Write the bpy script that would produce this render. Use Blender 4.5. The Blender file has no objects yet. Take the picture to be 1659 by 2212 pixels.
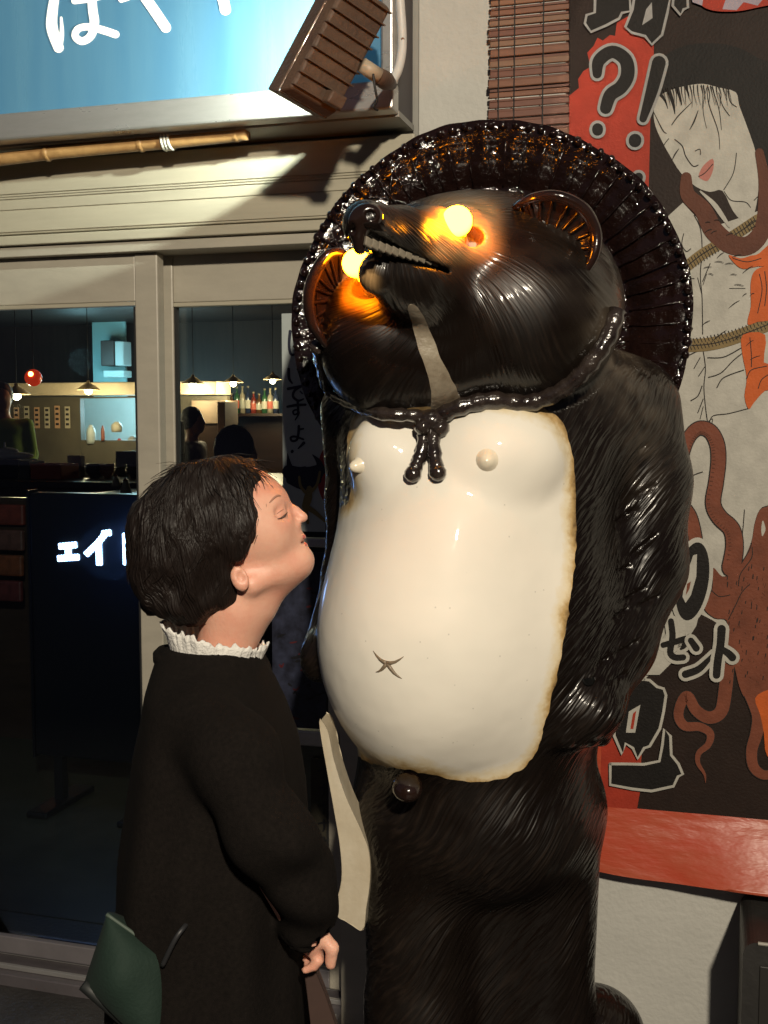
import bpy, bmesh, math, random
import numpy as np
from mathutils import Vector, Matrix
from mathutils.geometry import tessellate_polygon

random.seed(7); np.random.seed(7)
scene = bpy.context.scene
COL = scene.collection
R = math.radians

# ------------------------------------------------------------------ camera
CAM_H, PITCH, FPX, UX, VX = 1.65, R(4.7), 2420.0, 829.5, 1106.0
cam_d = bpy.data.cameras.new('camera'); cam = bpy.data.objects.new('camera', cam_d); COL.objects.link(cam)
cam.location = (0, 0, CAM_H); cam.rotation_euler = (R(90) - PITCH, 0, 0)
cam_d.sensor_fit = 'VERTICAL'; cam_d.sensor_height = 36.0; cam_d.lens = 36.0 * FPX / 2212.0
cam_d.clip_start = 0.05; cam_d.clip_end = 200
scene.camera = cam

# ------------------------------------------------------------------ night sky
world = bpy.data.worlds.new('World'); scene.world = world; world.use_nodes = True
_n = world.node_tree; _bg = _n.nodes['Background']
_sky = _n.nodes.new('ShaderNodeTexSky'); _sky.sky_type = 'NISHITA'; _sky.sun_disc = False
_sky.sun_elevation = R(-3.5); _sky.sun_rotation = R(200)
_mx = _n.nodes.new('ShaderNodeMix'); _mx.data_type = 'RGBA'; _mx.inputs[0].default_value = 0.8
_mx.inputs[7].default_value = (0.17, 0.16, 0.24, 1)
_n.links.new(_sky.outputs[0], _mx.inputs[6]); _n.links.new(_mx.outputs[2], _bg.inputs[0])
_bg.inputs[1].default_value = 0.23

scene.view_settings.view_transform = 'Standard'; scene.view_settings.look = 'None'
scene.view_settings.exposure = 0.0; scene.view_settings.gamma = 1.0
scene.cycles.use_denoising = True
scene.cycles.sample_clamp_indirect = 4.0
scene.cycles.max_bounces = 6
scene.cycles.transparent_max_bounces = 12

# ------------------------------------------------------------------ frames: wall of the shop is turned 16.2 deg
ANG, WD = R(16.2), 2.80
WT = Vector((math.cos(ANG), -math.sin(ANG), 0)); WN = Vector((math.sin(ANG), math.cos(ANG), 0))
def W(s, y, z): return WT * s + WN * y + Vector((0, 0, z))       # along the wall, distance from the viewer's side, height
def ray(u, v):
    x = (u - UX) / FPX; k = -(v - VX) / FPX
    return Vector((x, math.cos(PITCH) + math.sin(PITCH) * k, -math.sin(PITCH) + math.cos(PITCH) * k))
EYE = Vector((0, 0, CAM_H))
def P(u, v, y):                                                  # measured point at depth y
    r = ray(u, v); return EYE + r * (y / r.y)
def wq(u, v, y=WD):                                              # measured point on a plane parallel to the wall -> (s, z)
    r = ray(u, v); q = EYE + r * (y / r.dot(WN)); return q.dot(WT), q.z
def WP(u, v, y=WD):
    s, z = wq(u, v, y); return W(s, y, z)
def proj(p):                                                     # (N,3) -> u, v
    x, y, z = p[:, 0], p[:, 1], p[:, 2] - CAM_H
    c, s = math.cos(PITCH), math.sin(PITCH)
    d = y * c - z * s; k = y * s + z * c
    return UX + FPX * x / d, VX - FPX * k / d

# ------------------------------------------------------------------ lamps of the street
def lamp(name, kind, loc, aim, energy, color, size, spot=None):
    d = bpy.data.lights.new(name, kind); o = bpy.data.objects.new(name, d); COL.objects.link(o)
    o.location = loc; d.energy = energy; d.color = color
    o.rotation_euler = (Vector(aim) - Vector(loc)).to_track_quat('-Z', 'Y').to_euler()
    if kind == 'SPOT':
        d.spot_size = spot; d.spot_blend = 0.5
    if kind == 'AREA':
        d.shape = 'RECTANGLE'; d.size, d.size_y = size
    else: d.shadow_soft_size = size
    return o
KEY = lamp('street_flood_lamp', 'SPOT', (0.5, -2.3, 3.45), (-0.05, 2.6, 1.6), 1060, (1.0, 0.885, 0.70), 0.10, R(80))

# ------------------------------------------------------------------ objects
def settag(o, label=None, cat=None, group=None, kind=None):
    if label: o['label'] = label
    if cat: o['category'] = cat
    if group: o['group'] = group
    if kind: o['kind'] = kind
    return o
def thing(name, loc, label, cat, group=None):
    o = bpy.data.objects.new(name, None); COL.objects.link(o); o.location = loc
    o.empty_display_size = 0.1
    return settag(o, label, cat, group)
def wloc(o):
    v = Vector(o.location)
    while o.parent: o = o.parent; v = v + Vector(o.location)
    return v
def mesh_obj(name, verts, faces, mat, parent=None, smooth=False, bevel=0.0, origin=None):
    verts = [Vector(v) for v in verts]
    if origin is None:
        if verts:
            xs = [v.x for v in verts]; ys = [v.y for v in verts]; zs = [v.z for v in verts]
            origin = Vector(((min(xs)+max(xs))/2, (min(ys)+max(ys))/2, min(zs)))
        else: origin = Vector((0,0,0))
    origin = Vector(origin)
    me = bpy.data.meshes.new(name); me.from_pydata([tuple(v - origin) for v in verts], [], faces); me.update()
    if smooth: me.polygons.foreach_set('use_smooth', [True]*len(me.polygons))
    o = bpy.data.objects.new(name, me); COL.objects.link(o)
    if mat: me.materials.append(mat)
    if parent is not None: o.parent = parent; o.location = origin - wloc(parent)
    else: o.location = origin
    if bevel:
        m = o.modifiers.new('bevel', 'BEVEL'); m.width = bevel; m.segments = 2; m.limit_method = 'ANGLE'
    return o
class G:
    def __init__(s): s.v = []; s.f = []
    def add(s, vs, fs):
        b = len(s.v); s.v += [Vector(v) for v in vs]; s.f += [tuple(i + b for i in f) for f in fs]; return s
    def box8(s, p): return s.add(p, [(0,3,2,1),(4,5,6,7),(0,1,5,4),(1,2,6,5),(2,3,7,6),(3,0,4,7)])
    def wbox(s, s0, s1, y0, y1, z0, z1):                        # box in wall axes
        return s.box8([W(a,b,c) for c in (z0,z1) for a,b in ((s0,y0),(s1,y0),(s1,y1),(s0,y1))])
    def obox(s, c, ex, ey, ez):                                  # centre + three half vectors
        c, ex, ey, ez = map(Vector, (c, ex, ey, ez))
        return s.box8([c + ex*a + ey*b + ez*k for k in (-1,1) for a,b in ((-1,-1),(1,-1),(1,1),(-1,1))])
    def tube(s, pts, rad, n=10, cap=True):
        pts = [Vector(p) for p in pts]
        if not hasattr(rad, '__len__'): rad = [rad]*len(pts)
        up = None; rings = []
        for i, p in enumerate(pts):
            t = (pts[min(i+1, len(pts)-1)] - pts[max(i-1, 0)]).normalized()
            if up is None: up = t.orthogonal().normalized()
            up = (up - t * up.dot(t))
            up = up.normalized() if up.length > 1e-6 else t.orthogonal().normalized()
            b = t.cross(up)
            rings.append([p + (up*math.cos(a) + b*math.sin(a))*rad[i] for a in [2*math.pi*k/n for k in range(n)]])
        vs = [v for r_ in rings for v in r_]; fs = []
        for i in range(len(pts)-1):
            for k in range(n):
                k2 = (k+1) % n; fs.append((i*n+k, i*n+k2, (i+1)*n+k2, (i+1)*n+k))
        if cap:
            fs.append(tuple(range(n-1, -1, -1))); fs.append(tuple(range((len(pts)-1)*n, len(pts)*n)))
        return s.add(vs, fs)
    def lathe(s, c, axis, prof, n=24):                           # prof: (radius, along axis)
        c, axis = Vector(c), Vector(axis).normalized(); a = axis.orthogonal().normalized(); b = axis.cross(a)
        vs = []; fs = []
        for r_, h in prof:
            vs += [c + axis*h + (a*math.cos(t) + b*math.sin(t))*max(r_, 1e-5) for t in [2*math.pi*k/n for k in range(n)]]
        for i in range(len(prof)-1):
            for k in range(n):
                k2 = (k+1) % n; fs.append((i*n+k, i*n+k2, (i+1)*n+k2, (i+1)*n+k))
        return s.add(vs, fs)
    def ball(s, c, r_, n=12):
        if not hasattr(r_, '__len__'): r_ = (r_, r_, r_)
        c = Vector(c); vs = []; fs = []
        m = n // 2 + 1
        for i in range(m):
            ph = math.pi * i / (m-1)
            for k in range(n):
                t = 2*math.pi*k/n
                vs.append(c + Vector((r_[0]*max(math.sin(ph),1e-4)*math.cos(t), r_[1]*max(math.sin(ph),1e-4)*math.sin(t), -r_[2]*math.cos(ph))))
        for i in range(m-1):
            for k in range(n):
                k2 = (k+1) % n; fs.append((i*n+k, i*n+k2, (i+1)*n+k2, (i+1)*n+k))
        return s.add(vs, fs)
    def prism(s, poly, off):                                     # planar polygon (3d points) thickened by vector off
        poly = [Vector(p) for p in poly]; off = Vector(off); n = len(poly)
        tri = tessellate_polygon([poly]); b = len(s.v)
        s.v += poly + [p + off for p in poly]
        s.f += [tuple(i + b for i in t) for t in tri] + [tuple(i + n + b for i in reversed(t)) for t in tri]
        s.f += [(b+i, b+(i+1) % n, b+n+(i+1) % n, b+n+i) for i in range(n)]
        return s
    def flat(s, poly):
        poly = [Vector(p) for p in poly]; tri = tessellate_polygon([poly]); return s.add(poly, tri)
    def build(s, name, mat, parent=None, smooth=False, bevel=0.0, origin=None):
        o = mesh_obj(name, s.v, s.f, mat, parent, smooth, bevel, origin)
        if smooth == 'auto' or bevel or smooth: pass
        return o
def crom(pts, n=6, closed=False):                                # Catmull-Rom
    pts = [tuple(p) for p in pts]; out = []; m = len(pts)
    for i in range(m if closed else m-1):
        g = lambda j: np.array(pts[j % m] if closed else pts[max(0, min(m-1, j))], float)
        a, b, c, d = g(i-1), g(i), g(i+1), g(i+2)
        for k in range(n):
            t = k / n
            out.append(tuple(0.5*((2*b) + (c-a)*t + (2*a-5*b+4*c-d)*t*t + (3*b-a-3*c+d)*t**3)))
    if not closed: out.append(pts[-1])
    return out
def autosmooth(o, deg=40):
    me = o.data
    me.polygons.foreach_set('use_smooth', [True]*len(me.polygons))
    try: me.set_sharp_from_angle(angle=R(deg))
    except Exception: pass
    return o

# ------------------------------------------------------------------ materials
MATS = {}
def mat(name, col, rough=0.5, metal=0.0, var=0.0, vscale=8.0, vstretch=(1,1,1), bump=0.0, bscale=40.0, bstretch=(1,1,1),
        spec=0.5, coat=0.0, emit=None, estr=0.0, col2=None, rvar=0.0, trans=0.0, sss=0.0, bdist=0.01):
    if name in MATS: return MATS[name]
    m = bpy.data.materials.new(name); m.use_nodes = True; MATS[name] = m
    nt = m.node_tree; b = nt.nodes['Principled BSDF']; N = nt.nodes.new; L = nt.links.new
    b.inputs['Base Color'].default_value = (*col, 1); b.inputs['Roughness'].default_value = rough
    b.inputs['Metallic'].default_value = metal; b.inputs['Specular IOR Level'].default_value = spec
    b.inputs['Coat Weight'].default_value = coat; b.inputs['Coat Roughness'].default_value = 0.08
    if sss:
        b.inputs['Subsurface Weight'].default_value = sss; b.inputs['Subsurface Radius'].default_value = (0.012, 0.005, 0.003)
        b.inputs['Subsurface Scale'].default_value = 0.6
    if emit: b.inputs['Emission Color'].default_value = (*emit, 1); b.inputs['Emission Strength'].default_value = estr
    tc = N('ShaderNodeTexCoord')
    if var or rvar:
        mp = N('ShaderNodeMapping'); mp.inputs['Scale'].default_value = vstretch; L(tc.outputs['Object'], mp.inputs[0])
        nz = N('ShaderNodeTexNoise'); nz.inputs['Scale'].default_value = vscale; nz.inputs['Detail'].default_value = 6; nz.inputs['Roughness'].default_value = 0.62
        L(mp.outputs[0], nz.inputs['Vector'])
        rp = N('ShaderNodeMapRange'); rp.inputs[1].default_value = 0.3; rp.inputs[2].default_value = 0.7; L(nz.outputs[0], rp.inputs[0])
        if var:
            mx = N('ShaderNodeMix'); mx.data_type = 'RGBA'
            c2 = col2 if col2 else tuple(c*(1-var) for c in col)
            mx.inputs[6].default_value = (*col, 1); mx.inputs[7].default_value = (*c2, 1)
            L(rp.outputs[0], mx.inputs[0]); L(mx.outputs[2], b.inputs['Base Color'])
        if rvar:
            r2 = N('ShaderNodeMapRange'); r2.inputs[3].default_value = max(0.02, rough - rvar); r2.inputs[4].default_value = min(1, rough + rvar)
            L(rp.outputs[0], r2.inputs[0]); L(r2.outputs[0], b.inputs['Roughness'])
    if bump:
        mp = N('ShaderNodeMapping'); mp.inputs['Scale'].default_value = bstretch; L(tc.outputs['Object'], mp.inputs[0])
        nz = N('ShaderNodeTexNoise'); nz.inputs['Scale'].default_value = bscale; nz.inputs['Detail'].default_value = 4; L(mp.outputs[0], nz.inputs['Vector'])
        bp = N('ShaderNodeBump'); bp.inputs['Strength'].default_value = bump; bp.inputs['Distance'].default_value = bdist
        L(nz.outputs[0], bp.inputs['Height']); L(bp.outputs[0], b.inputs['Normal'])
    return m
def glass_mat(name='window_glass', tint=(0.82, 0.9, 0.92), k=1.0):
    m = bpy.data.materials.new(name); m.use_nodes = True; nt = m.node_tree; nt.nodes.clear()
    N = nt.nodes.new; L = nt.links.new
    o = N('ShaderNodeOutputMaterial'); mx = N('ShaderNodeMixShader'); t = N('ShaderNodeBsdfTransparent'); g = N('ShaderNodeBsdfGlossy')
    fr = N('ShaderNodeFresnel'); fr.inputs[0].default_value = 1.5
    t.inputs[0].default_value = (*tint, 1); g.inputs['Roughness'].default_value = 0.01
    L(fr.outputs[0], mx.inputs[0]); L(t.outputs[0], mx.inputs[1]); L(g.outputs[0], mx.inputs[2]); L(mx.outputs[0], o.inputs[0])
    return m
def emit_mat(name, col, s): return mat(name, (0.02,0.02,0.02), 0.5, emit=col, estr=s)

# ------------------------------------------------------------------ implicit surfaces
def A(v): return np.array(tuple(v), np.float32)
def ell(p, c, r, rot=None):
    q = p - A(c)
    if rot is not None: q = q @ rot
    r = np.array(r, np.float32)
    k0 = np.linalg.norm(q / r, axis=1); k1 = np.linalg.norm(q / (r*r), axis=1)
    return k0 * (k0 - 1.0) / np.maximum(k1, 1e-6)
def cone(p, a, b, ra, rb):
    a, b = A(a), A(b); ab = b - a; t = np.clip(((p - a) @ ab) / max(float(ab @ ab), 1e-9), 0, 1)
    return np.linalg.norm(p - (a + t[:, None]*ab), axis=1) - (ra + (rb - ra)*t)
def chain(p, pts, rs, k=0.02):
    d = None
    for i in range(len(pts)-1):
        e = cone(p, pts[i], pts[i+1], rs[i], rs[i+1]); d = e if d is None else smin(d, e, k)
    return d
def smin(a, b, k):
    h = np.clip(0.5 + 0.5*(b - a)/k, 0, 1); return b + (a - b)*h - k*h*(1 - h)
def smax(a, b, k): return -smin(-a, -b, k)
def vrot(x=0, y=0, z=0):                                          # columns = local axes
    from mathutils import Euler
    return np.array(Euler((R(x), R(y), R(z))).to_matrix(), np.float32)
def noise3(p, sc, seed=0):                                        # smooth value noise
    q = p * sc + seed*17.31; i = np.floor(q).astype(np.int64); f = q - i; f = f*f*(3 - 2*f)
    def h(x, y, z):
        n = (x*374761393 + y*668265263 + z*2147483647 + seed*1013) & 0x7fffffff
        n = ((n ^ (n >> 13)) * 1274126177) & 0x7fffffff
        return ((n ^ (n >> 16)) & 0xffff) / 65535.0
    r_ = 0
    for a in (0, 1):
        for b in (0, 1):
            for c in (0, 1):
                w = (f[:,0] if a else 1-f[:,0]) * (f[:,1] if b else 1-f[:,1]) * (f[:,2] if c else 1-f[:,2])
                r_ = r_ + w * h(i[:,0]+a, i[:,1]+b, i[:,2]+c)
    return r_ * 2 - 1
def surface(fn, lo, hi, h, B=8):
    lo = np.array(lo, np.float32); hi = np.array(hi, np.float32)
    nb = np.ceil((hi - lo) / (h*B)).astype(int); n = nb * B
    bc = np.stack(np.meshgrid(*[np.arange(k) for k in nb], indexing='ij'), -1).reshape(-1, 3)
    cen = lo + (bc * B + (B-1)/2.0) * h
    d = fn(cen.astype(np.float32))
    V = np.repeat(np.repeat(np.repeat(np.where(d.reshape(nb) > 0, 1, -1).astype(np.float32), B, 0), B, 1), B, 2)
    act = bc[np.abs(d) < h*B*1.45]
    off = np.stack(np.meshgrid(*[np.arange(B)]*3, indexing='ij'), -1).reshape(-1, 3)
    for s0 in range(0, len(act), 1500):
        idx = (act[s0:s0+1500, None, :]*B + off[None]).reshape(-1, 3)
        V[idx[:,0], idx[:,1], idx[:,2]] = fn((lo + idx*h).astype(np.float32))
    S = V < 0
    c8 = [(a,b,c) for a in (0,1) for b in (0,1) for c in (0,1)]
    cnt = np.zeros(tuple(n-1), np.int8)
    for a,b,c in c8: cnt += S[a:n[0]-1+a, b:n[1]-1+b, c:n[2]-1+c]
    ci = np.argwhere((cnt > 0) & (cnt < 8))
    vals = np.stack([V[ci[:,0]+a, ci[:,1]+b, ci[:,2]+c] for a,b,c in c8], 1)
    acc = np.zeros((len(ci), 3), np.float32); num = np.zeros(len(ci), np.float32)
    for i in range(8):
        for j in range(i+1, 8):
            di = np.array(c8[j]) - np.array(c8[i])
            if np.abs(di).sum() != 1: continue
            va, vb = vals[:, i], vals[:, j]; x = (va < 0) != (vb < 0)
            t = np.where(x, va / np.where(x, va - vb, 1), 0)
            acc += np.where(x[:, None], np.array(c8[i]) + t[:, None]*di, 0); num += x
    verts = lo + (ci + acc / num[:, None]) * h
    ID = np.full(tuple(n), -1, np.int32); ID[ci[:,0], ci[:,1], ci[:,2]] = np.arange(len(ci))
    quads = []
    for ax in range(3):
        e = [0,0,0]; e[ax] = 1
        A0 = S[:n[0]-e[0], :n[1]-e[1], :n[2]-e[2]]; A1 = S[e[0]:, e[1]:, e[2]:]
        k = np.argwhere(A0 != A1); o1 = (ax+1) % 3; o2 = (ax+2) % 3
        k = k[(k[:, o1] > 0) & (k[:, o2] > 0)]
        u1 = np.zeros(3, int); u1[o1] = 1; u2 = np.zeros(3, int); u2[o2] = 1
        g = lambda q: ID[q[:,0], q[:,1], q[:,2]]
        q = np.stack([g(k), g(k-u1), g(k-u1-u2), g(k-u2)], 1)
        fl = A0[k[:,0], k[:,1], k[:,2]]; q[~fl] = q[~fl][:, ::-1]
        quads.append(q[(q >= 0).all(1)])
    return verts.astype(np.float32), np.concatenate(quads)
def np_obj(name, V, Q, m, parent=None, attrs=None, origin=None):
    use = np.unique(Q); rm = np.full(len(V), -1, np.int64); rm[use] = np.arange(len(use)); V2 = V[use]; Q2 = rm[Q]
    if origin is None: origin = np.array([(V2[:,0].min()+V2[:,0].max())/2, (V2[:,1].min()+V2[:,1].max())/2, V2[:,2].min()])
    origin = np.array(tuple(origin), np.float64)
    me = bpy.data.meshes.new(name); me.vertices.add(len(V2)); me.vertices.foreach_set('co', (V2 - origin).astype(np.float32).ravel())
    me.loops.add(Q2.size); me.loops.foreach_set('vertex_index', Q2.astype(np.int32).ravel())
    me.polygons.add(len(Q2)); me.polygons.foreach_set('loop_start', np.arange(0, Q2.size, 4, dtype=np.int32))
    try: me.polygons.foreach_set('loop_total', np.full(len(Q2), 4, np.int32))
    except Exception: pass
    me.polygons.foreach_set('use_smooth', np.ones(len(Q2), bool))
    for k, a in (attrs or {}).items():
        a = a[use]
        if a.ndim == 1: me.attributes.new(k, 'FLOAT', 'POINT').data.foreach_set('value', a.astype(np.float32))
        else: me.attributes.new(k, 'FLOAT_VECTOR', 'POINT').data.foreach_set('vector', a.astype(np.float32).ravel())
    me.update(calc_edges=True); me.validate()
    o = bpy.data.objects.new(name, me); COL.objects.link(o); me.materials.append(m)
    if parent is not None: o.parent = parent; o.location = Vector(origin) - wloc(parent)
    else: o.location = origin
    return o
def poly_sd(u, v, poly):                                          # signed distance to a polygon, negative inside
    poly = np.array(poly, float); d = np.full(len(u), 1e9); ins = np.zeros(len(u), bool); n = len(poly)
    for i in range(n):
        a, b = poly[i], poly[(i+1) % n]; e = b - a
        t = np.clip(((u-a[0])*e[0] + (v-a[1])*e[1]) / max(e @ e, 1e-9), 0, 1)
        d = np.minimum(d, (u - a[0] - t*e[0])**2 + (v - a[1] - t*e[1])**2)
        c = (a[1] > v) != (b[1] > v)
        ins ^= c & (u < (b[0]-a[0]) * (v - a[1]) / (b[1]-a[1] if b[1] != a[1] else 1e-9) + a[0])
    d = np.sqrt(d); return np.where(ins, -d, d)
# =================================================================== street and shop front
M_PAVE = mat('wet_dark_paving', (0.05,0.047,0.045), 0.55, var=.5, vscale=5, bump=.5, bscale=60)
g = G(); g.wbox(-30, 30, -30, WD+.35, -.30, 0); pav = g.build('pavement', M_PAVE); settag(pav, kind='structure')
g = G(); g.wbox(-30, 30, WD+.35, 40, -.32, -.02); settag(g.build('ground', M_PAVE), kind='structure')

M_CREAM = mat('cream_coated_metal', (0.44,0.405,0.31), 0.42, var=.16, vscale=3.0, vstretch=(1,1,9), bump=.06, bscale=50, rvar=.1)
M_CREAM2 = mat('aged_cream_door_metal', (0.44,0.405,0.33), 0.38, var=.2, vscale=4, vstretch=(1,1,3), rvar=.1, bump=.05, bscale=70)
M_PLAST = mat('pale_wall_plaster', (0.50,0.49,0.45), 0.75, var=.14, vscale=5, bump=.25, bscale=70)
M_ALU = mat('weathered_aluminium', (0.55,0.54,0.52), 0.34, metal=.65, var=.25, vscale=6, vstretch=(1,1,4), rvar=.12)
M_GREYSHADE = mat('grey_metal_soffit', (0.30,0.29,0.26), 0.5, var=.2, vscale=5)
M_DARKSIDE = mat('dark_sign_side', (0.055,0.045,0.05), 0.5, var=.3, vscale=6)
M_RUB = mat('black_rubber_seal', (0.012,0.012,0.012), 0.6)
M_GLASS = glass_mat()

DY = WD + .02                                  # plane of the front sliding door
s_end = wq(905, 300)[0]                        # right end of the lintel and sign bay
s_left = -3.4
shop = thing('shop_front', W(-.4, WD, 0), 'pale shop front wall with cream metal lintel over sliding doors', 'building')
zt = lambda u, v, y=WD: wq(u, v, y)[1]
ss = lambda u, v=900, y=WD: wq(u, v, y)[0]
z_lt, z_lb = zt(600, 316), zt(350, 494)        # lintel top and bottom
z_dt = zt(150, 556, DY)                        # top of the door leaf
# plaster wall right of the doors and above
s_wr = ss(1612, 2100)
g = G(); g.wbox(s_end, 4.2, WD, WD+.2, 0, 4.6); g.build('wall', M_PLAST, shop)
g = G(); g.wbox(s_left, s_end, WD+.01, WD+.2, z_lb-.03, 4.6); g.build('upper_wall', M_GREYSHADE, shop)
# lintel: shallow profile with grooves
zs = [z_lt, z_lt-.012]; g = G(); o = .035
hh = z_lt - z_lb
rows = [(0,.44,.0345),(.447,.475,.0338),(.482,.51,.0345),(.516,.66,.0338),(.667,.97,.0345)]
g.wbox(s_left, s_end-.004, WD-.030, WD+.008, z_lb, z_lt)
g.build('lintel', M_CREAM, shop, bevel=.003)
for a, b, o in rows:
    g = G(); g.wbox(s_left, s_end-.006, WD-o, WD-.029, z_lt-hh*b, z_lt-hh*a-.001); g.build('lintel_strip', M_CREAM, shop, bevel=.0015)
g = G(); g.wbox(s_left, s_end-.02, WD-.045, WD+.007, z_lb-.032, z_lb-.006); g.build('drip_rail', M_CREAM, shop, bevel=.003)
g = G(); g.wbox(s_left, s_end-.03, WD-.030, WD+.12, z_lb-.062, z_lb-.036); g.build('head_track', M_CREAM2, shop, bevel=.002)
# door jamb at the right
s_j = ss(735, 900)
g = G(); g.wbox(s_j, s_end, WD-.012, WD+.16, 0, z_lb-.064); g.build('jamb', M_CREAM2, shop, bevel=.004)
# threshold with two rails
z_th = .02
g = G(); g.wbox(s_left, s_j, WD-.08, WD+.16, -.01, .035); g.build('threshold', mat('dull_violet_steel', (0.20,0.18,0.19), .45, metal=.5, var=.3, vscale=9), shop, bevel=.004)
for y_ in (WD-.05, WD+.03, WD+.10):
    g = G(); g.wbox(s_left, s_j, y_-.006, y_+.006, .036, .050); g.build('track_rail', M_ALU, shop, bevel=.002)

# sliding doors
def door(s0, s1, y, z1, label, stile, top):
    d = thing('sliding_door', W((s0+s1)/2, y, .05), label, 'door', 'sliding doors of the shop')
    zt0 = z1 - top
    g = G(); g.wbox(s0+stile, s1-stile, y-.016, y+.016, zt0, z1); g.build('top_rail', M_CREAM2, d, bevel=.003)
    g = G(); g.wbox(s0+stile, s1-stile, y-.020, y+.004, zt0-.012, zt0-.001); g.build('glazing_bead', M_CREAM, d, bevel=.002)
    for a, b in ((s0, s0+stile), (s1-stile, s1)):
        g = G(); g.wbox(a, b, y-.020, y+.020, .053, z1); g.build('stile', M_CREAM2, d, bevel=.004)
    g = G(); g.wbox(s0+stile, s1-stile, y-.018, y+.018, .053, .105); g.build('bottom_rail', mat('grey_violet_metal', (.26,.24,.25), .4, metal=.4, var=.2), d, bevel=.003)
    for a, b in ((s0+stile, s0+stile+.008), (s1-stile-.008, s1-stile)):
        g = G(); g.wbox(a+.0005, b-.0005, y-.014, y+.004, .107, zt0-.014); g.build('seal', M_RUB, d)
    g = G(); g.wbox(s0+stile+.001, s1-stile-.001, y-.003, y+.003, .107, zt0-.002); g.build('pane', M_GLASS, d)
    return d
sL1 = ss(352, 900, DY)
door(sL1-1.9, sL1, DY, z_dt, 'cream framed sliding glass door at the left, in front of its pair', sL1 - ss(303, 900, DY), z_dt - zt(150, 657, DY))
DY2 = DY + .07
door(sL1-.05, s_j-.002, DY2, zt(480, 535, DY2), 'cream framed sliding glass door behind the woman and the statue', .06, zt(480, 535, DY2) - zt(480, 652, DY2))
# little screws on the stile
sc = G()
for v_ in (598, 1000): pass

# =================================================================== light-box sign
SY = WD - .19
sB = ss(851, 120, SY); zB = zt(851, 237, SY)
sign = thing('light_box_sign', W(sB-1.2, SY, zB), 'large blue shop sign with white hiragana in an aluminium frame', 'sign')
fw = .058
g = G(); g.wbox(s_left, sB-.004, SY+.02, WD-.002, zB+.012, 3.6); g.build('case', M_DARKSIDE, sign)
g = G(); g.wbox(s_left, sB, SY-.01, SY+.045, zB, zB+.068); g.build('bottom_frame', M_ALU, sign, bevel=.006)
g = G(); g.wbox(sB-.030, sB, SY-.01, SY+.045, zB+.069, 3.6); g.build('side_frame', M_ALU, sign, bevel=.006)
g = G(); g.wbox(s_left, sB-.0, SY+.046, WD-.003, zB-.004, zB+.010); g.build('underside', M_GREYSHADE, sign)
M_SIGNB = mat('blue_sign_acrylic', (0.095,0.215,0.31), 0.3, var=.35, vscale=2.2, vstretch=(5,5,.5), col2=(0.06,0.165,0.275), emit=(0.05,0.24,0.42), estr=.18, rvar=.06)
g = G(); g.wbox(s_left, sB-.031, SY+.012, SY+.019, zB+.069, 3.6); g.build('panel', M_SIGNB, sign)
M_SIGNW = mat('white_sign_lettering', (0.82,0.80,0.74), 0.35, emit=(1,.93,.8), estr=.55)
LAYER = [0.0]
def ribbon(g, pts, wid, to3, off=None, n=8, cap=True):
    """flat brush stroke: pts 2d, wid full widths; to3(x, y, offset) -> world"""
    if not hasattr(wid, '__len__'): wid = [wid]*len(pts)
    q = crom([(*p, w) for p, w in zip(pts, wid)], n) if len(pts) > 2 else [(*p, w) for p, w in zip(pts, wid)]
    if off is None: LAYER[0] += .00018; off = LAYER[0]
    L_, R_ = [], []
    for i, (x, y, w) in enumerate(q):
        a = q[max(i-1, 0)]; b = q[min(i+1, len(q)-1)]; dx, dy = b[0]-a[0], b[1]-a[1]; l = math.hypot(dx, dy) or 1
        nx, ny = -dy/l*w/2, dx/l*w/2; L_.append((x+nx, y+ny)); R_.append((x-nx, y-ny))
    def capp(p, o_, s):
        x, y, w = p; l = math.hypot(x-o_[0], y-o_[1]) or 1; dx, dy = (x-o_[0])/l, (y-o_[1])/l
        return [(x + w/2*(math.cos(t)*dx - math.sin(t)*dy), y + w/2*(math.cos(t)*dy + math.sin(t)*dx)) for t in [math.pi/2 - math.pi*k/7 for k in range(1, 7)]]
    vs = [to3(*p, off) for p in L_] + [to3(*p, off) for p in R_]; n_ = len(q)
    fs = [(i, i+1, n_+i+1, n_+i) for i in range(n_-1)]
    if cap:
        e = capp(q[-1], q[-2], 1); b = len(vs); vs += [to3(*p, off) for p in e]
        fs.append(tuple([n_-1] + [b+i for i in range(len(e))] + [2*n_-1]))
        e = capp(q[0], q[1], 1); b = len(vs); vs += [to3(*p, off) for p in e]
        fs.append(tuple([n_] + [b+i for i in range(len(e))] + [0]))
    g.add(vs, fs)
def sgn(x, y, off): s_, z_ = wq(x*.56, y*.56, SY+.012); return W(s_, SY+.010-off, z_)
for glyph in ([([(222,-60),(205,40),(203,110),(228,185)],[34,40,44,40]), ([(228,185),(240,130),(238,70)],[30,18,10]),
               ([(352,-60),(360,40),(366,90),(352,140),(318,160),(292,140),(305,112),(345,105),(400,118),(448,134)],[34,36,36,32,30,28,28,28,30,30]), ([(290,5),(350,-4),(420,-20)],[26,28,26])],
              [([(520,-60),(575,10),(642,108)],[34,40,40]), ([(470,0),(500,-10),(520,-30)],[24,24,24]), ([(690,-40),(640,-20),(610,-30)],[26,24,20])],
              [([(820,-60),(858,-10),(872,40)],[34,40,42])]):
    g = G()
    for pts, w in glyph: ribbon(g, pts, w, sgn)
    g.build('letter', M_SIGNW, sign)
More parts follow.
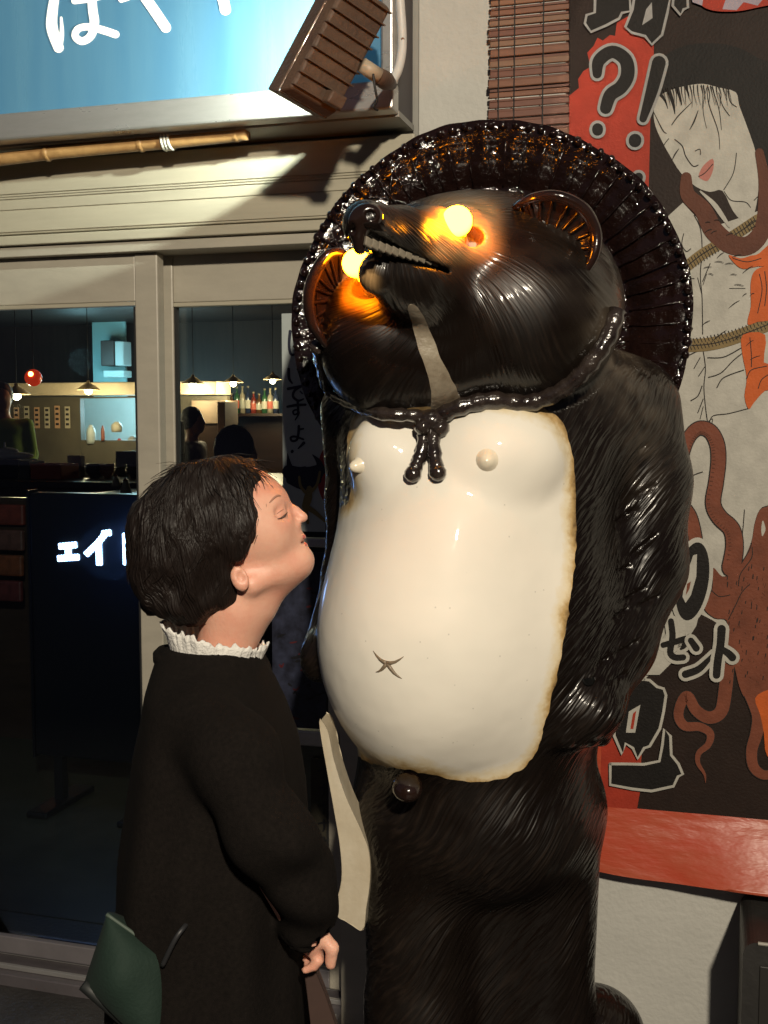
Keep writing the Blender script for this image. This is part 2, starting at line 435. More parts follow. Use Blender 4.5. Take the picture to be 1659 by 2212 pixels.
# white conduit down the right edge of the sign
cond = thing('conduit_pipe', WP(866, 0, SY-.02), 'white conduit pipe curving down the right edge of the blue sign', 'pipe')
pc = [WP(858,-120,SY-.03), WP(864,0,SY-.03), WP(868,60,SY-.03), WP(868,110,SY-.035), WP(860,150,SY-.045), WP(846,178,SY-.06)]
G().tube([Vector(q) for q in crom(pc, 6)], .011, 12).build('pipe', mat('white_pvc', (.62,.6,.56), .4, var=.2, vscale=20), cond, smooth=True)
G().tube([WP(857,88,SY-.03)+WN*.03, WP(873,88,SY-.03)-WN*.012], .004, 8).build('clip', mat('rusty_clip', (.20,.09,.04), .7), cond, smooth=True)

# =================================================================== floodlight on its arm, lighting the sign
M_FL = mat('rusty_brown_cast_metal', (0.11,0.065,0.040), 0.6, var=.5, vscale=14, col2=(0.06,0.035,0.024), bump=.3, bscale=90)
yF = 2.46
a_, b_, c_, d_ = P(620,200,yF-.045), P(722,258,yF+.045), P(858,14,yF+.055), P(752,-62,yF-.035)
ctr = (a_+b_+c_+d_)/4; e1 = ((b_-a_)+(c_-d_))/4; e2 = ((c_-b_)+(d_-a_))/4
e3 = e1.cross(e2).normalized();  e3 = e3 if e3.y > 0 else -e3      # away from the viewer
fl = thing('floodlight', ctr, 'rusty brown finned floodlight hanging in front of the blue sign', 'floodlight')
def ring(g, k0, k1, t0, t1):
    vs = [ctr + e1*x*k + e2*y*k + e3*t for k, t in ((k0,t0),(k1,t1)) for x, y in ((-1,-1),(1,-1),(1,1),(-1,1))]
    g.box8(vs)
g = G(); ring(g, .90, 1.0, 0, .034); g.build('housing', M_FL, fl, bevel=.006)
for nm, c, h1_, h2_ in (('frame_side', e1*.97, e1*.03, e2), ('frame_side', -e1*.97, e1*.03, e2), ('frame_end', e2*.985, e2*.015, e1*.94), ('frame_end', -e2*.985, e2*.015, e1*.94)):
    g = G(); g.obox(ctr + c + e3*.055, h1_, h2_, e3*.020); g.build(nm, M_FL, fl, bevel=.001)
g = G(); g.obox(ctr + e3*.071, e1*.93, e2*.965, e3*.0012); g.build('lamp_glass', M_GLASS, fl)
G().tube([ctr - e2*.5 + e3*.044, ctr + e2*.5 + e3*.044], .006, 10).build('lamp_tube', emit_mat('flood_lamp_tube', (1,.9,.72), 30.0), fl, smooth=True)
for k in range(9):
    t = -.86 + 1.72*k/8
    g = G(); g.obox(ctr + e2*t*.98 - e3*.001, e1*.93, e2.normalized()*.0016, e3*.008); g.build('fin', M_FL, fl, bevel=.001)
g = G(); g.obox(ctr + e1*.35 - e2*.78 - e3*.030, e1*.30, e2*.10, e3*.014); g.build('wire_box', M_FL, fl, bevel=.004)
arm0 = P(782,140,yF+.02); arm1 = P(818,165,2.50); arm2 = WP(846,182,SY-.03)
G().tube([arm0, arm1], [.016,.017], 12).build('arm', mat('cream_arm', (.42,.34,.24), .5, var=.3), fl, smooth=True)
G().tube([arm1 - (arm1-arm0)*.2, arm1 + (arm2-arm1)*.5, arm2], [.017,.021,.013], 12).build('knuckle', M_FL, fl, smooth=True)
G().tube([Vector(q) for q in crom([P(806,160,2.48), P(810,190,2.48), P(814,215,2.49), P(808,232,2.50), P(816,238,2.51)], 6)], .0028, 6).build('cable', M_RUB, fl, smooth=True)
la = bpy.data.lights.new('floodlight_beam', 'POINT'); la.shadow_soft_size = .012
la.energy = 85; la.color = (1, .92, .76); lo = bpy.data.objects.new('floodlight_beam', la); COL.objects.link(lo)
lo.parent = fl; lo.location = e3*.056

# =================================================================== bamboo pole under the sign
M_BAM = mat('dry_bamboo', (0.50,0.30,0.12), 0.42, var=.5, vscale=7, vstretch=(2,2,2), col2=(0.30,0.16,0.06), bump=.15, bscale=60)
yB = WD - .12
pole = thing('bamboo_pole', WP(270, 310, yB), 'dry bamboo pole tied under the blue sign', 'bamboo pole')
A0, A1 = WP(-120,362,yB), WP(535,283,yB)
dr = (A1-A0).normalized(); Lp = (A1-A0).length
pr = []
for k in range(60):
    t = k/59; x = t*Lp; r_ = .0165 + .0022*t
    pr.append((A0 + dr*x + Vector((0,0,.004*math.sin(t*5))), r_))
G().tube([p for p, _ in pr], [r_ for _, r_ in pr], 14).build('culm', M_BAM, pole, smooth=True)
for u_ in (-40, 115, 318, 512):
    t = (u_+120)/655; c = A0 + dr*Lp*t + Vector((0,0,.004*math.sin(t*5)))
    G().lathe(c, dr, [(.0168,-.007),(.0205,-.003),(.0192,0),(.0212,.003),(.0170,.008)], 16).build('node', M_BAM, pole, smooth=True)
t = (374+120)/655; c = A0 + dr*Lp*t
for k in (-.009, 0, .009):
    g = G(); rr = .0225; aa = dr.orthogonal().normalized(); bb = dr.cross(aa)
    g.tube([c + dr*k + (aa*math.cos(w) + bb*math.sin(w))*rr for w in [2*math.pi*i/16 for i in range(17)]], .0042, 6)
    g.build('tie_band', mat('white_plastic_tie', (.6,.6,.52), .4), pole, smooth=True)
G().tube([c + Vector((0,0,.02)), WP(372,268,WD-.15)], .004, 6).build('hanger', mat('white_plastic_tie', (.6,.6,.52), .4), pole)

# =================================================================== bamboo blind
yb = WD - .035
blind = thing('bamboo_blind', WP(1140, 250, yb), 'reddish bamboo slat blind hanging above the hat, left of the poster', 'blind')
M_SL = [mat('blind_slat_%d' % i, c, .5, var=.4, vscale=10, vstretch=(1,1,6)) for i, c in enumerate(((.21,.085,.045),(.25,.11,.055),(.17,.065,.04),(.23,.12,.07)))]
s0, s1 = ss(1057, 120, yb), ss(1236, 120, yb); z0, z1 = zt(1140, 470, yb), zt(1140, -60, yb)
nS = int((z1-z0)/.0235)
for k in range(nS):
    z = z0 + k*(z1-z0)/nS; j = random.uniform(-.004,.004); g = G(); ju = random.uniform(-.0015,.0015)
    g.wbox(s0+j, s1, yb-.004+random.uniform(-.002,.002), yb+.003, z, z+.0150+ju*1.5); g.build('slat', M_SL[k % 4 if random.random()<.6 else random.randrange(4)], blind, bevel=.002)
    g = G(); g.wbox(s0+j+.001, s1-.001, yb+.001, yb+.005, z+.0165, z+.0215); g.build('thin_slat', M_SL[2], blind)
for u_ in (1078, 1112, 1174):
    G().tube([W(ss(u_,100,yb), yb-.006+.002*(i%2), z0+(z1-z0)*i/40) for i in range(41)], .0016, 6).build('cord', M_RUB, blind)

# dark cabinet in the right bottom corner
cy_ = WD - .30
c0, zc = ss(1606, 2040, cy_), zt(1625, 2036, cy_)
cab = thing('dark_cabinet', W(c0+.25, cy_, 0), 'dark grey cabinet in the bottom right corner against the pale wall', 'cabinet')
g = G(); poly = []
for a in range(0, 7): t = math.pi/2*(a/6); poly.append((c0+.03-.03*math.cos(t), zc-.03+.03*math.sin(t)))
poly = [(c0, .02)] + poly + [(c0+.5, zc), (c0+.5, .02)]
g.prism([W(a, cy_, b) for a, b in poly], WN*.27)
g.build('body', mat('dark_grey_paint', (.028,.026,.024), .5, var=.4, vscale=8, bump=.2), cab, bevel=.004)
g = G(); g.wbox(c0+.035, c0+.46, cy_-.004, cy_-.0005, .1, zc-.05); g.build('front_panel', mat('dark_grey_paint2', (.022,.02,.018), .45, var=.3), cab, bevel=.002)
g = G(); g.tube([W(c0+.03, cy_-.003, zc+.001), W(c0+.5, cy_-.003, zc+.001)], .004, 8); g.build('edge_trim', mat('pale_edge', (.3,.28,.24), .5), cab)
# =================================================================== printed cloth poster
yP = WD - .045
pz = lambda f: (lambda x, y, off: (lambda sz: W(sz[0], yP - .0006 - off, sz[1]))(wq(*f(x, y), yP)))
fa = lambda x, y: (1028.5 + .38*x, .38*y); fb_ = lambda x, y: (1194 + .33*x, 730 + .33*y); fc = lambda x, y: (1128 + .4*x, 1327 + .4*y); fd = lambda x, y: (x, y)
TA, TB, TC, TD = pz(fa), pz(fb_), pz(fc), pz(fd)
def pm(name, c, v=.25): return mat('print_'+name, c, .62, var=v, vscale=22, bump=.15, bscale=160, spec=.2)
C_BLK, C_RED, C_WHT, C_OUT, C_BRN, C_OCT = pm('black', (.011,.009,.008), .4), pm('red', (.34,.036,.018)), pm('white', (.43,.41,.36), .25), pm('outline', (.28,.275,.265), .2), pm('tentacle', (.105,.036,.02), .3), pm('octopus', (.18,.055,.03), .35)
C_LINE, C_ROPE, C_PINK, C_ORG, C_FIELD = pm('ink', (.02,.016,.014)), pm('rope', (.20,.14,.06)), pm('lips', (.42,.16,.13)), pm('orange', (.50,.10,.02)), pm('dark_field', (.020,.011,.008), .3)
poster = thing('cloth_poster', WP(1500, 1890, yP), 'cloth poster with black lettering, a pale printed woman and an octopus', 'poster')
s0 = ss(1230, 250, yP); s1 = ss(1900, 900, yP); sl0, zl0 = wq(1300, 1872, yP); sl1, zl1 = wq(1659, 1921, yP)
zb = zl0; ztop = 2.95
# sheet: slightly wavy at the bottom hem
g = G(); nx, nzr = 40, 60
def sag(s_, z_):
    k = max(0, 1 - (z_ - zb)/.16)
    return -.030*k*(1 + .25*math.sin(s_*9) + .12*math.sin(s_*23)) - .05*k*max(0, min(1, (s_-s0-.1)/.4))
vs = []
for j in range(nzr+1):
    for i in range(nx+1):
        s_ = s0 + (s1-s0)*i/nx; z_ = zb + (ztop-zb)*(j/nzr)**1.6 + (.006*math.sin(s_*11) if j == 0 else 0); vs.append(W(s_, yP + sag(s_, z_), z_))
fs = [(j*(nx+1)+i, j*(nx+1)+i+1, (j+1)*(nx+1)+i+1, (j+1)*(nx+1)+i) for j in range(nzr) for i in range(nx)]
b0 = len(vs); vs2 = [v + WN*.0015 for v in vs]
g.add(vs + vs2, fs + [tuple(b0+i for i in reversed(f)) for f in fs])
M_SHEET = mat('print_hem_red', (.42,.050,.022), .38, var=.5, vscale=5, vstretch=(1,1,3), col2=(.38,.085,.04), bump=.35, bscale=7, bstretch=(1,1,3), bdist=.02)
g.build('sheet', M_SHEET, poster, smooth=True)
OFF = [0.0]; SUB = [0]
def nxt():
    SUB[0] = (SUB[0]+1) % 5; return OFF[0] + SUB[0]*.00004
def fill(g, pts, T, closed_n=0):
    o_ = nxt(); q = crom(pts, closed_n, True) if closed_n else pts
    g.flat([T(x, y, o_) for x, y in q])
def stroke(g, pts, w, T, n=6): 
    ribbon(g, pts, w, T, nxt(), n)
def pbuild(g, name, m):
    OFF[0] += .00026; SUB[0] = -1; o = g.build(name, m, poster); o.update_tag() 
    if 'line' in name or 'marks' in name or 'fringe' in name: o['kind'] = 'stuff'
# dark field
g = G(); fill(g, [(1230,-120),(1900,-120),(1900,1850),(1659,1805),(1548,1792),(1470,1785),(1369,1768),(1372,1735),(1383,1700),(1395,1400),(1230,1400)], TD); pbuild(g, 'print_field', C_FIELD)
# red field at the left with ragged edge
g = G(); fill(g, [(530,545),(560,520),(585,500),(580,450),(610,405),(650,380),(632,300),(668,262),(690,215),(720,232),(760,200),(790,205),(800,130),(860,95),(1012,95),(1008,500),(990,690),(982,1040),(975,1400),(530,1400)], TA)
pbuild(g, 'print_red_field', C_RED); g = G(); fill(g, [(470,640),(640,740),(640,935),(612,1100),(420,1100),(430,640)], TC); pbuild(g, 'print_red_margin', C_RED)
# white robe and paper-white ground
g = G(); fill(g, [(1440,470),(1475,438),(1505,470),(1540,490),(1600,470),(1680,440),(1900,440),(1900,1380),(1600,1380),(1540,1340),(1505,1322),(1478,1395),(1440,1420),(1390,1470),(1375,1460),(1375,900)], TD); pbuild(g, 'print_robe', C_WHT)
# face and hair
g = G(); fill(g, [(985,560),(1010,420),(1100,300),(1250,250),(1450,260),(1600,330),(1700,420),(1700,900),(1600,880),(1500,620),(1400,540),(1200,520),(1060,560)], TA, 4); pbuild(g, 'print_hair', C_BLK)
g = G(); fill(g, [(1010,640),(1030,560),(1100,515),(1200,488),(1290,478),(1375,498),(1475,525),(1495,600),(1540,720),(1590,870),(1605,1000),(1600,1120),(1575,1230),(1530,1270),(1460,1200),(1400,1085),(1330,1092),(1250,1062),(1165,985),(1110,900),(1060,810),(1020,720)], TA, 3); pbuild(g, 'print_face', C_WHT)
g = G()
for pts, w in (([(1090,500),(1120,590),(1130,650)],[26,18,4]), ([(1140,490),(1160,560),(1170,600)],[22,14,3]), ([(1190,490),(1205,530),(1212,555)],[16,10,3]), ([(1050,540),(1075,575),(1090,620)],[20,12,3])): stroke(g, pts, w, TA)
pbuild(g, 'print_fringe', C_BLK)
g = G(); fill(g, [(1265,1000),(1290,945),(1345,903),(1348,965),(1318,1028),(1282,1020)], TA, 3); pbuild(g, 'print_lips', C_PINK)
g = G()
for pts, w in (([(1112,712),(1150,660),(1225,585)],[5,7,4]), ([(1215,738),(1240,690),(1262,630)],[4,9,4]), ([(1130,795),(1172,832),(1192,890),(1232,945),(1262,940)],6), ([(1115,910),(1130,880),(1152,848)],[4,8,4]), ([(1245,860),(1272,850),(1275,880)],5), ([(1055,850),(1075,815),(1095,790)],5),
               ([(1312,505),(1325,600),(1375,745),(1385,850)],[4,6,5,3]), ([(1345,510),(1380,620),(1395,740)],[3,5,3]), ([(1480,872),(1462,985),(1408,1080)],5), ([(1265,1005),(1300,985),(1345,935)],5), ([(1010,640),(1060,740),(1082,760)],[4,7,4]), ([(1310,500),(1290,620),(1310,730)],[3,4,3]),
               ([(1380,530),(1400,600),(1440,660)],5), ([(1430,520),(1445,580),(1480,610)],5), ([(1410,1090),(1450,1140),(1530,1150),(1560,1180)],[4,5,5,4]), ([(1580,1140),(1600,1120)],5)): stroke(g, pts, w, TA)
pbuild(g, 'print_face_lines', C_LINE)
# robe lines
g = G()
for pts, w in (([(1240,1225),(1275,1300),(1285,1420),(1275,1560),(1285,1700),(1288,1900)],5), ([(1288,1600),(1330,1500)],5), ([(1260,1580),(1285,1680)],4), ([(1290,1620),(1310,1560)],4), ([(1180,1330),(1170,1390),(1195,1430),(1220,1415)],5), ([(1200,1580),(1240,1585)],4), ([(1205,1720),(1225,1690)],4), ([(1440,1640),(1530,1640)],3)): stroke(g, pts, w, TA)
for pts, w in (([(985,85),(1000,200),(990,320),(1000,450),(1015,560)],6), ([(890,115),(950,85)],7), ([(925,200),(965,130)],6), ([(955,250),(995,190)],6), ([(905,410),(950,380),(978,315)],7), ([(950,490),(985,400)],6), ([(965,530),(985,450)],5), ([(1015,130),(1120,125),(1235,65)],7), ([(1020,258),(1100,230),(1180,150),(1235,105)],7), ([(1075,325),(1120,260),(1250,210)],7), ([(860,950),(920,900),(980,877)],7), ([(1025,560),(1050,510),(1150,495),(1280,462)],6), ([(1020,545),(1045,530),(1040,570)],5), ([(1255,1125),(1245,1250),(1225,1440)],6)): stroke(g, pts, w, TB)
pbuild(g, 'print_robe_lines', C_LINE)
# ropes with strand marks
g = G(); stroke(g, [(1180,1530),(1280,1450),(1380,1390),(1480,1330),(1600,1250)], 62, TA); stroke(g, [(1170,1965),(1300,1960),(1420,1935),(1560,1885),(1720,1820)], 74, TA); pbuild(g, 'print_rope', C_ROPE)
g = G()
for k in range(26):
    t = k/25; x = 1190+400*t; y = 1520-260*t
    for o_ in (-15, 15): stroke(g, [(x-7+o_*.5, y-11+o_*.9), (x+5+o_*.5, y+11+o_*.9)], 5, TA, 2)
    x = 1180+500*t; y = 1962-2*t*20-100*t*t
    for o_ in (-18, 18): stroke(g, [(x-6, y-13+o_), (x+5, y+13+o_)], 5, TA, 2)
stroke(g, [(1180,1530),(1280,1450),(1380,1390),(1480,1330),(1600,1250)], 6, TA); stroke(g, [(1170,1965),(1300,1960),(1420,1935),(1560,1885),(1720,1820)], 6, TA)
pbuild(g, 'print_rope_marks', C_LINE)
# tentacle round the neck
g = G(); stroke(g, [(1195,1010),(1205,1110),(1290,1195),(1350,1310),(1450,1390),(1560,1390),(1635,1280),(1640,1050),(1610,870)], [60,85,100,110,110,105,95,70,50], TA); pbuild(g, 'print_neck_tentacle', C_BRN)
g = G(); stroke(g, [(1275,1090),(1350,1160),(1400,1230),(1440,1290)], [10,26,26,12], TA); pbuild(g, 'print_collar', C_WHT)
# red sash
g = G(); fill(g, [(1435,1450),(1500,1470),(1560,1455),(1610,1440),(1720,1350),(1720,1500),(1600,1515),(1520,1530),(1470,1500)], TA, 3)
fill(g, [(1580,1545),(1640,1515),(1720,1520),(1720,1790),(1600,1830),(1548,1848),(1545,1810),(1562,1740),(1560,1620)], TA, 3)
fill(g, [(1245,-20),(1390,-20),(1382,160),(1460,170),(1460,330),(1390,345),(1320,420),(1282,465),(1255,380),(1270,260),(1240,100)], TB, 3); pbuild(g, 'print_sash', C_ORG)
g = G()
for pts in ([(1610,1560),(1625,1650),(1600,1780)], [(1640,1545),(1650,1640),(1640,1740)], [(1460,1470),(1540,1490),(1620,1470)]): stroke(g, pts, 5, TA)
for pts in ([(1290,0),(1300,110),(1300,190)], [(1270,265),(1300,210),(1400,185)], [(1345,330),(1370,270),(1440,225)]): stroke(g, pts, 6, TB)
pbuild(g, 'print_sash_lines', C_LINE)
# octopus
tA = [(850,860),(862,740),(900,640),(960,590),(1030,610),(1075,690),(1085,800),(1070,940),(1050,1080),(1090,1170),(1170,1250),(1190,1360),(1170,1500)]
def octo(extra, m, name):
    g = G(); e = extra
    stroke(g, tA, [60+e,70+e,80+e,85+e,90+e,92+e,92+e,92+e,95+e,100+e,105+e,110+e,120+e], TB)
    stroke(g, [(840,1080),(895,1160),(920,1240),(935,1320)], [80+e,85+e,85+e,85+e], TB)
    stroke(g, [(1110,270),(1098,400),(1075,520),(1010,555),(940,515),(895,440),(862,470),(845,545),(880,600),(960,605),(1015,640),(1005,700),(955,745),(950,800),(985,860),(990,905)], [70+e*.7,72+e*.7,70+e*.7,66+e*.7,60+e*.7,56+e*.7,54+e*.7,52+e*.7,50+e*.7,46+e*.7,42+e*.7,36+e*.6,30+e*.5,24+e*.4,14+e*.3,3], TC)
    stroke(g, [(1225,420),(1275,540),(1265,640),(1240,730),(1250,820),(1310,865),(1400,840)], [60+e*.7,70+e*.7,66+e*.7,60+e*.7,55+e*.7,50+e*.7,45+e*.7], TC)
    q = [(1560,1100),(1400,1105),(1350,1135),(1322,1215),(1300,1335),(1240,1470),(1180,1540),(1110,1560),(1050,1505),(1045,1640),(992,1760),(1060,1830),(1140,1850),(1145,2000),(1190,2150),(1230,2300),(1290,2350),(1560,2300)]
    c = np.mean(q, 0); q = [(x + (x-c[0])*e*.0015, y + (y-c[1])*e*.001) for x, y in q]
    fill(g, q, TB, 4); pbuild(g, name, m)
octo(14, C_LINE, 'print_octopus_outline'); octo(0, C_OCT, 'print_octopus')
g = G(); fill(g, [(1258,450),(1328,405),(1420,400),(1420,800),(1322,760),(1305,640),(1285,540)], TC, 3); pbuild(g, 'print_orange_patch', C_ORG)
g = G()
for k in range(46):
    x, y = random.uniform(1120,1420), random.uniform(1480,2250)
    stroke(g, [(x, y), (x-3, y+random.uniform(14,26))], 6, TB, 2)
for pts in ([(1240,1465),(1290,1380),(1300,1340)], [(1215,1620),(1230,1540),(1300,1440),(1305,1370)], [(1150,1840),(1200,1740),(1240,1660),(1290,1610)], [(1040,1650),(1090,1690),(1160,1680)]): stroke(g, pts, 6, TB)
pbuild(g, 'print_octopus_marks', C_LINE)
g = G(); stroke(g, [(1375,1200),(1378,1250),(1372,1290)], [10,28,10], TB); pbuild(g, 'print_octopus_eye', C_WHT)
# suckers and skin marks along the tentacles
g = G()
tq = crom(tA, 5)
for i in range(2, len(tq)-2, 1):
    dx, dy = tq[i+1][0]-tq[i-1][0], tq[i+1][1]-tq[i-1][1]; l = math.hypot(dx, dy) or 1; sx, sy = dy/l, -dx/l
    for o_ in (34, 24):
        stroke(g, [(tq[i][0]-sx*o_-2, tq[i][1]-sy*o_), (tq[i][0]-sx*o_+2, tq[i][1]-sy*o_+2)], 7 if o_ == 34 else 4, TB, 2)
for k in range(60):
    x, y = random.uniform(1160,1420), random.uniform(1560,2280); stroke(g, [(x, y), (x+random.uniform(-2,4), y+random.uniform(6,12))], 3.5, TB, 2)
pbuild(g, 'print_sucker_marks', C_BRN)
g = G()
for k in range(26):                                              # fine fold lines of the robe
    x, y = random.uniform(1200,1560), random.uniform(1230,2050); a_ = random.uniform(-.9,.4); L_ = random.uniform(20,60)
    stroke(g, [(x, y), (x+L_*.5, y+L_*.5*a_-4), (x+L_, y+L_*a_)], [2,4,2], TA, 4)
for k in range(22):                                              # loose strands over the brow
    x = 1060+k*18+random.uniform(-6,6); stroke(g, [(x, 505-18*math.sin(k*.15)), (x+random.uniform(0,14), 540), (x+random.uniform(4,26), 575+random.uniform(0,50))], [5,3,1.5], TA, 4)
pbuild(g, 'print_fine_lines', C_LINE)
# lettering: pale outline below, dark body above
def lett(name, strokes, T, grow, polys=()):
    for m, e, nm in ((C_OUT if T is TA else C_WHT, grow, name+'_outline'), (C_BLK, 0, name)):
        g = G()
        for pts, w in strokes:
            w = w if hasattr(w, '__len__') else [w]*len(pts); stroke(g, pts, [x+e for x in w], T)
        pbuild(g, nm, m)
lett('print_question_mark', [([(690,425),(700,350),(775,300),(850,345),(862,430),(825,500),(765,545),(738,620)],[52,70,72,76,78,76,74,66]), ([(692,735),(692,745)],[62,62])], TA, 32)
lett('print_exclamation_mark', [([(1040,362),(1000,520),(950,680)],[78,68,42]), ([(905,800),(904,806)],[72,72])], TA, 32)
lett('print_small_dot', [([(925,1010),(915,1040)],[50,50])], TA, 32)
def polyl(name, polys, T, w, m):
    g = G()
    for q in polys: fill(g, q, T)
    pbuild(g, name, C_BLK)
    g = G()
    for q in polys: stroke(g, list(q) + [q[0]], w, T, 1)
    pbuild(g, name+'_outline', m)
polyl('print_top_character', [[(680,-40),(676,78),(630,92),(620,140),(655,188),(740,152),(815,112),(830,80),(880,70),(872,-40)], [(905,-40),(890,60),(850,160),(885,192),(962,212),(1000,260),(1058,205),(1088,80),(1110,-40)], [(1125,-40),(1118,40),(1162,92),(1180,60),(1205,50),(1200,-40)]], TA, 15, C_OUT)
g = G(); fill(g, [(968,60),(1000,20),(1004,110),(945,150)], TA); pbuild(g, 'print_character_gap', C_OUT)
g = G(); fill(g, [(1255,-60),(1275,30),(1350,68),(1480,72),(1600,50),(1760,10),(1760,-60)], TA, 4); pbuild(g, 'print_red_seal', C_RED)
g = G(); fill(g, [(1215,-60),(1230,20),(1285,40),(1300,-60)], TA); fill(g, [(1440,-60),(1400,60),(1480,66),(1520,20),(1600,40),(1680,-60)], TA); pbuild(g, 'print_seal_patch', pm('lavender', (.33,.28,.33)))
# zero
def ellp(cx, cy, rx, ry, tilt, n=36):
    return [(cx + rx*math.cos(t)*math.cos(tilt) - ry*math.sin(t)*math.sin(tilt), cy + rx*math.cos(t)*math.sin(tilt) + ry*math.sin(t)*math.cos(tilt)) for t in [2*math.pi*k/n for k in range(n)]]
g = G(); fill(g, ellp(912,1590,132,290,.16), TB); fill(g, [(840,1780),(790,1850),(700,2000),(600,2200),(700,2200),(800,2100),(940,1880),(960,1800)], TB); pbuild(g, 'print_zero_outline', C_WHT)
g = G(); fill(g, ellp(915,1590,104,258,.16), TB); pbuild(g, 'print_zero', C_BLK)
g = G(); fill(g, [(920,1420),(945,1412),(940,1560),(905,1680),(870,1730),(850,1690),(870,1560)], TB); pbuild(g, 'print_zero_gap', C_WHT)
g = G(); fill(g, [(880,1605),(905,1590),(895,1640),(872,1680)], TB); pbuild(g, 'print_zero_fleck', C_OCT)
lett('print_katakana_se', [([(725,2005),(800,1985),(880,1965),(860,2010),(840,2030)],[38,40,42,34,16]), ([(775,1850),(785,1950),(770,2050),(800,2085),(855,2085)],[40,42,42,42,40])], TB, 44)
lett('print_katakana_n', [([(905,1975),(940,2025)],[40,46]), ([(870,2195),(950,2165),(1010,2110),(1050,2060)],[50,46,34,16])], TB, 44)
lett('print_katakana_to', [([(1105,1900),(1098,2000),(1080,2110),(1072,2200)],[56,52,52,50]), ([(1105,2030),(1150,2060),(1175,2085)],[40,48,52])], TB, 46)
polyl('print_big_character', [[(660,345),(690,350),(730,385),(765,395),(778,430),(765,520),(745,610),(722,650),(690,705),(660,715),(625,772),(600,715),(560,690),(542,748),(500,650),(495,560),(600,350)],
                              [(478,800),(560,800),(660,802),(742,785),(758,700),(768,612),(802,650),(806,752),(845,800),(868,855),(842,868),(818,920),(700,946),(600,935),(478,912)]], TC, 15, C_WHT)
g = G(); fill(g, [(578,518),(640,482),(612,632),(562,632)], TC); pbuild(g, 'print_character_box', C_WHT)
g = G(); fill(g, [(600,530),(618,512),(602,612),(586,612)], TC); pbuild(g, 'print_character_box_red', C_RED)
# hem: lighter tape lines
M_TAPE = mat('print_hem_pale', (.46,.22,.13), .4, var=.3, vscale=9)
# =================================================================== raccoon-dog statue
def fur_mat(name, col, col2, rough, strength):
    m = bpy.data.materials.new(name); m.use_nodes = True; nt = m.node_tree; N = nt.nodes.new; L = nt.links.new
    b = nt.nodes['Principled BSDF']; b.inputs['Coat Weight'].default_value = 0.22; b.inputs['Coat Roughness'].default_value = 0.12; b.inputs['Specular IOR Level'].default_value = 0.26
    at = N('ShaderNodeAttribute'); at.attribute_name = 'fur'; tc = N('ShaderNodeTexCoord')
    n1 = N('ShaderNodeTexNoise'); n1.inputs['Scale'].default_value = 1.0; n1.inputs['Detail'].default_value = 1.5; n1.inputs['Roughness'].default_value = 0.5
    L(at.outputs['Vector'], n1.inputs['Vector'])
    n2 = N('ShaderNodeTexNoise'); n2.inputs['Scale'].default_value = 7; n2.inputs['Detail'].default_value = 5; L(tc.outputs['Object'], n2.inputs['Vector'])
    rp = N('ShaderNodeMapRange'); rp.inputs[1].default_value = 0.42; rp.inputs[2].default_value = 0.68; L(n2.outputs[0], rp.inputs[0])
    mx = N('ShaderNodeMix'); mx.data_type = 'RGBA'; mx.inputs[6].default_value = (*col, 1); mx.inputs[7].default_value = (*col2, 1)
    # worn pale glaze on the ridges of the fur, in patches
    mu = N('ShaderNodeMath'); mu.operation = 'MULTIPLY'
    r3 = N('ShaderNodeMapRange'); r3.inputs[1].default_value = 0.45; r3.inputs[2].default_value = 0.7; L(n1.outputs[0], r3.inputs[0])
    L(rp.outputs[0], mu.inputs[0]); L(r3.outputs[0], mu.inputs[1]); L(mu.outputs[0], mx.inputs[0])
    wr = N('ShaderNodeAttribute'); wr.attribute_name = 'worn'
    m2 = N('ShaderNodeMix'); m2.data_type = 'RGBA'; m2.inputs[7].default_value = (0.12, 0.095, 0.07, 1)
    ey = N('ShaderNodeAttribute'); ey.attribute_name = 'painted_eye_glow'
    m4 = N('ShaderNodeMix'); m4.data_type = 'RGBA'; m4.inputs[7].default_value = (0.44, 0.27, 0.12, 1)  # bulb glow painted as pale orange base colour round the eyes
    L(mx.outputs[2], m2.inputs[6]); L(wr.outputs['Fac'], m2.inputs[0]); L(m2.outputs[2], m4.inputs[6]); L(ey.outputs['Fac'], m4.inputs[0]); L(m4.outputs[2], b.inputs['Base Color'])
    r2 = N('ShaderNodeMapRange'); r2.inputs[3].default_value = rough - 0.08; r2.inputs[4].default_value = rough + 0.2; L(rp.outputs[0], r2.inputs[0]); L(r2.outputs[0], b.inputs['Roughness'])
    bp = N('ShaderNodeBump'); bp.inputs['Strength'].default_value = strength; bp.inputs['Distance'].default_value = 0.009
    L(n1.outputs[0], bp.inputs['Height']); L(bp.outputs[0], b.inputs['Normal']); L(bp.outputs[0], b.inputs['Coat Normal'])
    fk = N('ShaderNodeAttribute'); fk.attribute_name = 'relief'; L(fk.outputs['Fac'], bp.inputs['Strength'])
    return m
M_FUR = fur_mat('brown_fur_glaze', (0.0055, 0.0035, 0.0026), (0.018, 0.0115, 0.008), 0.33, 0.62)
M_SMOOTHG = mat('dark_brown_glaze', (0.009, 0.005, 0.004), 0.16, var=0.5, vscale=9, coat=0.5, bump=0.25, bscale=30, col2=(0.022, 0.011, 0.008))
M_ROPE = mat('rope_glaze', (0.010, 0.0065, 0.006), 0.16, var=0.6, vscale=30, coat=0.7, col2=(0.04, 0.03, 0.025), bump=0.6, bscale=45, bdist=0.01)
M_HAT = mat('hat_glaze', (0.0065, 0.0035, 0.003), 0.10, var=0.6, vscale=14, coat=0.5, col2=(0.012, 0.005, 0.004), bump=0.8, bscale=30, bdist=0.012)
